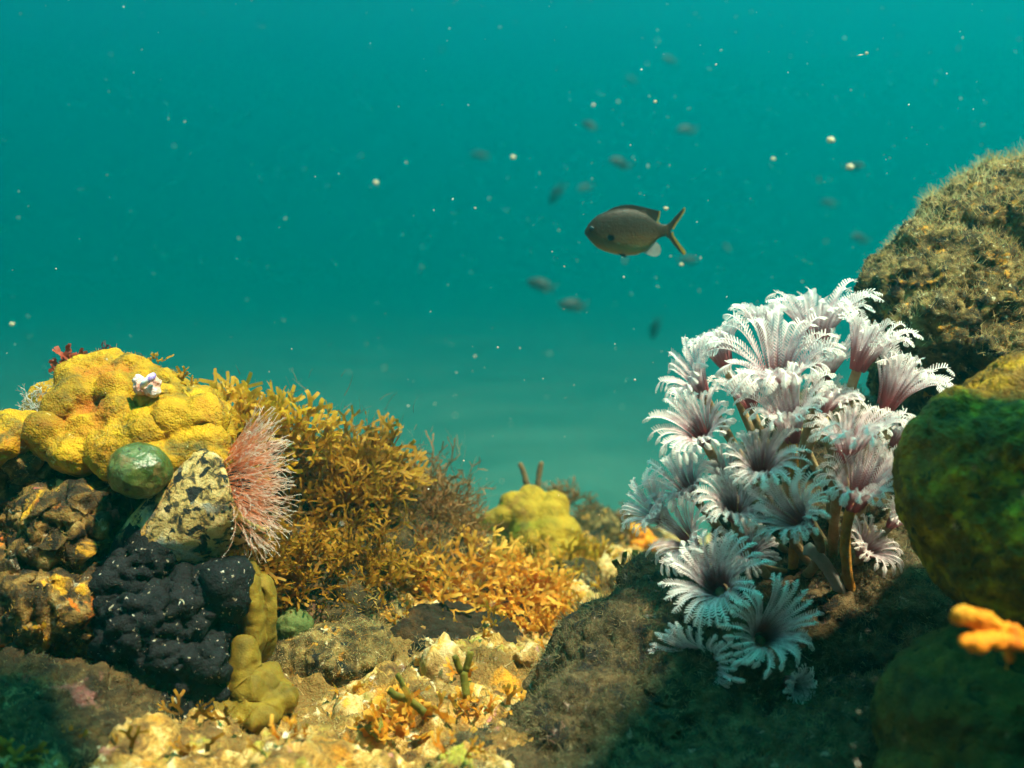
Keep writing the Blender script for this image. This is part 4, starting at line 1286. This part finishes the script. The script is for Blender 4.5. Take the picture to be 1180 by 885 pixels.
# ------------------------------------------------------------------ drifting matter
for k, (px, py, r, d, lab) in enumerate([(755,117,4.5,.75,'bright cream flake drifting high above the damselfish'), (957,161,9,.95,'largest pale flake drifting at the upper right'),
        (979,192,8,.95,'pale flake just below the largest one, upper right'), (767,240,5.5,.8,'cream flake drifting just above the tail of the damselfish'),
        (999,61,4,.7,'yellow white flake near the top right'), (785,305,5,.85,'pale flake just below the tail tip of the damselfish'),
        (591,181,6,1.1,'soft pale flake far left of the damselfish'), (891,183,5,1.0,'soft pale flake left of the largest one'),
        (433,210,6,1.1,'soft pale flake alone in the left half of the water'), (14,373,5,.9,'pale flake at the left edge above the yellow coral')]):
    r *= .46
    me = blob([pe(px, py, d, r * .75, r * .42), pe(px + r * .4, py + r * .2, d, r * .45, r * .28)], px2m(.6, d), 1, .4, [bumpy(('fbm', 900, px2m(r * .5, d), k), ('ridge', 1500, px2m(r * .3, d), k + 3))], 'drifting_flake', M['flake'])
    tag(link('drifting_flake', me), lab, 'flake', 'larger flakes drifting in the water')

def snow():
    rng = np.random.default_rng(9)
    ico_v = np.array([(1,0,0),(-1,0,0),(0,1,0),(0,-1,0),(0,0,1),(0,0,-1)], float)
    ico_f = np.array([(0,2,4),(2,1,4),(1,3,4),(3,0,4),(2,0,5),(1,2,5),(3,1,5),(0,3,5)])
    V, F = [], []
    n = 0
    for k in range(2100):
        y = .28 + 2.2 * rng.random() ** 1.5
        x = (rng.uniform(-.62, .62) if rng.random() < .6 else rng.uniform(-.05, .62)) * y + rng.normal() * .05
        z = rng.uniform(-.62, .33) * y
        if z < -.18: continue
        big = rng.random() ** 5
        s = (.00022 + .00045 * big) * (.5 + .8 * y)
        el = np.array([1, 1, 1]) * s * rng.uniform(.6, 1.4, 3)
        if rng.random() < .12: el = el * np.array([.5, .5, 3.0])
        q = Quaternion(rng.normal(size=4)).normalized().to_matrix()
        V.append((ico_v * el) @ np.array(q).T + np.array([x, y, z]))
        F.append(ico_f + n)
        n += 6
    me = mesh_from(np.vstack(V), np.vstack(F), 'marine_snow', M['snow'], smooth=True)
    tag(link('marine_snow', me, loc=(0, 0, 0)), 'fine white specks of marine snow drifting in the water', 'marine snow', kind='stuff')
snow()

# ------------------------------------------------------------------ turf
up_mask = lambda lo: (lambda c, n: np.clip((n[:, 2] - lo) / .3, 0.02, 1))
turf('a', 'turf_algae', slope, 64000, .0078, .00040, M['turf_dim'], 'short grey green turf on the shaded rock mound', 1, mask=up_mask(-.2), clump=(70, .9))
turf('b', 'turf_algae', tall, 20000, .0042, .00050, M['turf'], 'brown turf over the face of the tall rock', 2, clump=(60, 1.0))
turf('b2', 'turf_fringe', tall, 34000, .0105, .00042, M['turf_pale'], 'pale fuzzy fringe along the top edge of the tall rock', 3, mask=lambda c, n: np.clip((n[:, 2] - .30) / .3, 0, 1) * (c[:, 0] < .55), clump=(55, .8), curl=.5, spread=.45)
turf('c', 'turf_algae', left_rock, 22000, .0030, .0005, M['turf_gold'], 'golden turf scattered over the crusted left rock', 4, mask=lambda c, n: np.clip(fbm(c, 40, 3, 4) * 3, 0, 1) + .01, clump=(80, .8))
turf('d', 'turf_algae', weed_rock, 12000, .0060, .0006, M['turf_gold'], 'brown gold turf on the rock under the brown weeds', 5, clump=(60, .9))
turf('e', 'turf_algae', orange_rock, 6000, .0050, .0006, M['turf_gold'], 'golden turf on the rock under the orange weed', 6, mask=up_mask(.1), clump=(60, .9))
turf('f', 'turf_algae', beige_rock, 9000, .0028, .0005, M['turf_pale'], 'beige turf coating the low rock on the pale ground', 7, clump=(80, .7))
turf('g', 'turf_algae', rb1, 3000, .0040, .0006, M['turf'], 'grey turf on the small rock by the knobby coral', 8)
turf('h', 'turf_algae', rb2, 3500, .0050, .0006, M['weed_fine'], 'brown turf on the dark rock left of the worms', 9)
turf('j', 'turf_algae', lobed, 3000, .0022, .0004, M['turf_gold'], 'thin golden turf in the creases of the large yellow coral head', 13, mask=lambda c, n: np.clip(fbm(c, 50, 3, 24) * 4 - .9, 0, 1) + 1e-6)
turf('i', 'turf_algae', corner_rock, 9000, .0032, .0005, M['turf_dim'], 'brown turf on the low rock in the bottom left corner', 10, clump=(80, .9))
def ground_turf():
    me = GROUND['me']
    mk2 = lambda c, n: np.clip(fbm(c, 40, 3, 44) * 4 - .6, 0, 1) * (np.abs(c[:, 0]) < .45) * (c[:, 1] > .3) * (c[:, 1] < .95) + 1e-9
    p, nn = surf_points(me, 40000, 17, mk2)
    V, F, A = blades(p, nn, .0045, .0004, 18, .8, .9)
    tag(link('turf_algae', mesh_from(V, F, 'turf_algae', M['turf_pale'], attr=A)), 'patches of pale matted turf on the sunlit reef ground', 'turf algae', kind='stuff')
    mk = lambda c, n: np.clip(fbm(c, 28, 3, 14) * 2.5 + .5, 0, 1) * (np.abs(c[:, 0]) < .55) * (c[:, 1] > .3) * (c[:, 1] < 1.05) + 1e-9
    p, nn = surf_points(me, 90000, 11, mk)
    rng = np.random.default_rng(3)
    L = .0034 * np.clip(.7 + 1.2 * fbm(p, 50, 3, 3), .2, 2.2) * (.6 + .8 * rng.random(len(p)))
    V, F, A = blades(p, nn, L, .00045, 12, .8, .8)
    tag(link('turf_algae', mesh_from(V, F, 'turf_algae', M['turf_gold'], attr=A)), 'patches of golden turf on the reef ground', 'turf algae', kind='stuff')
ground_turf()
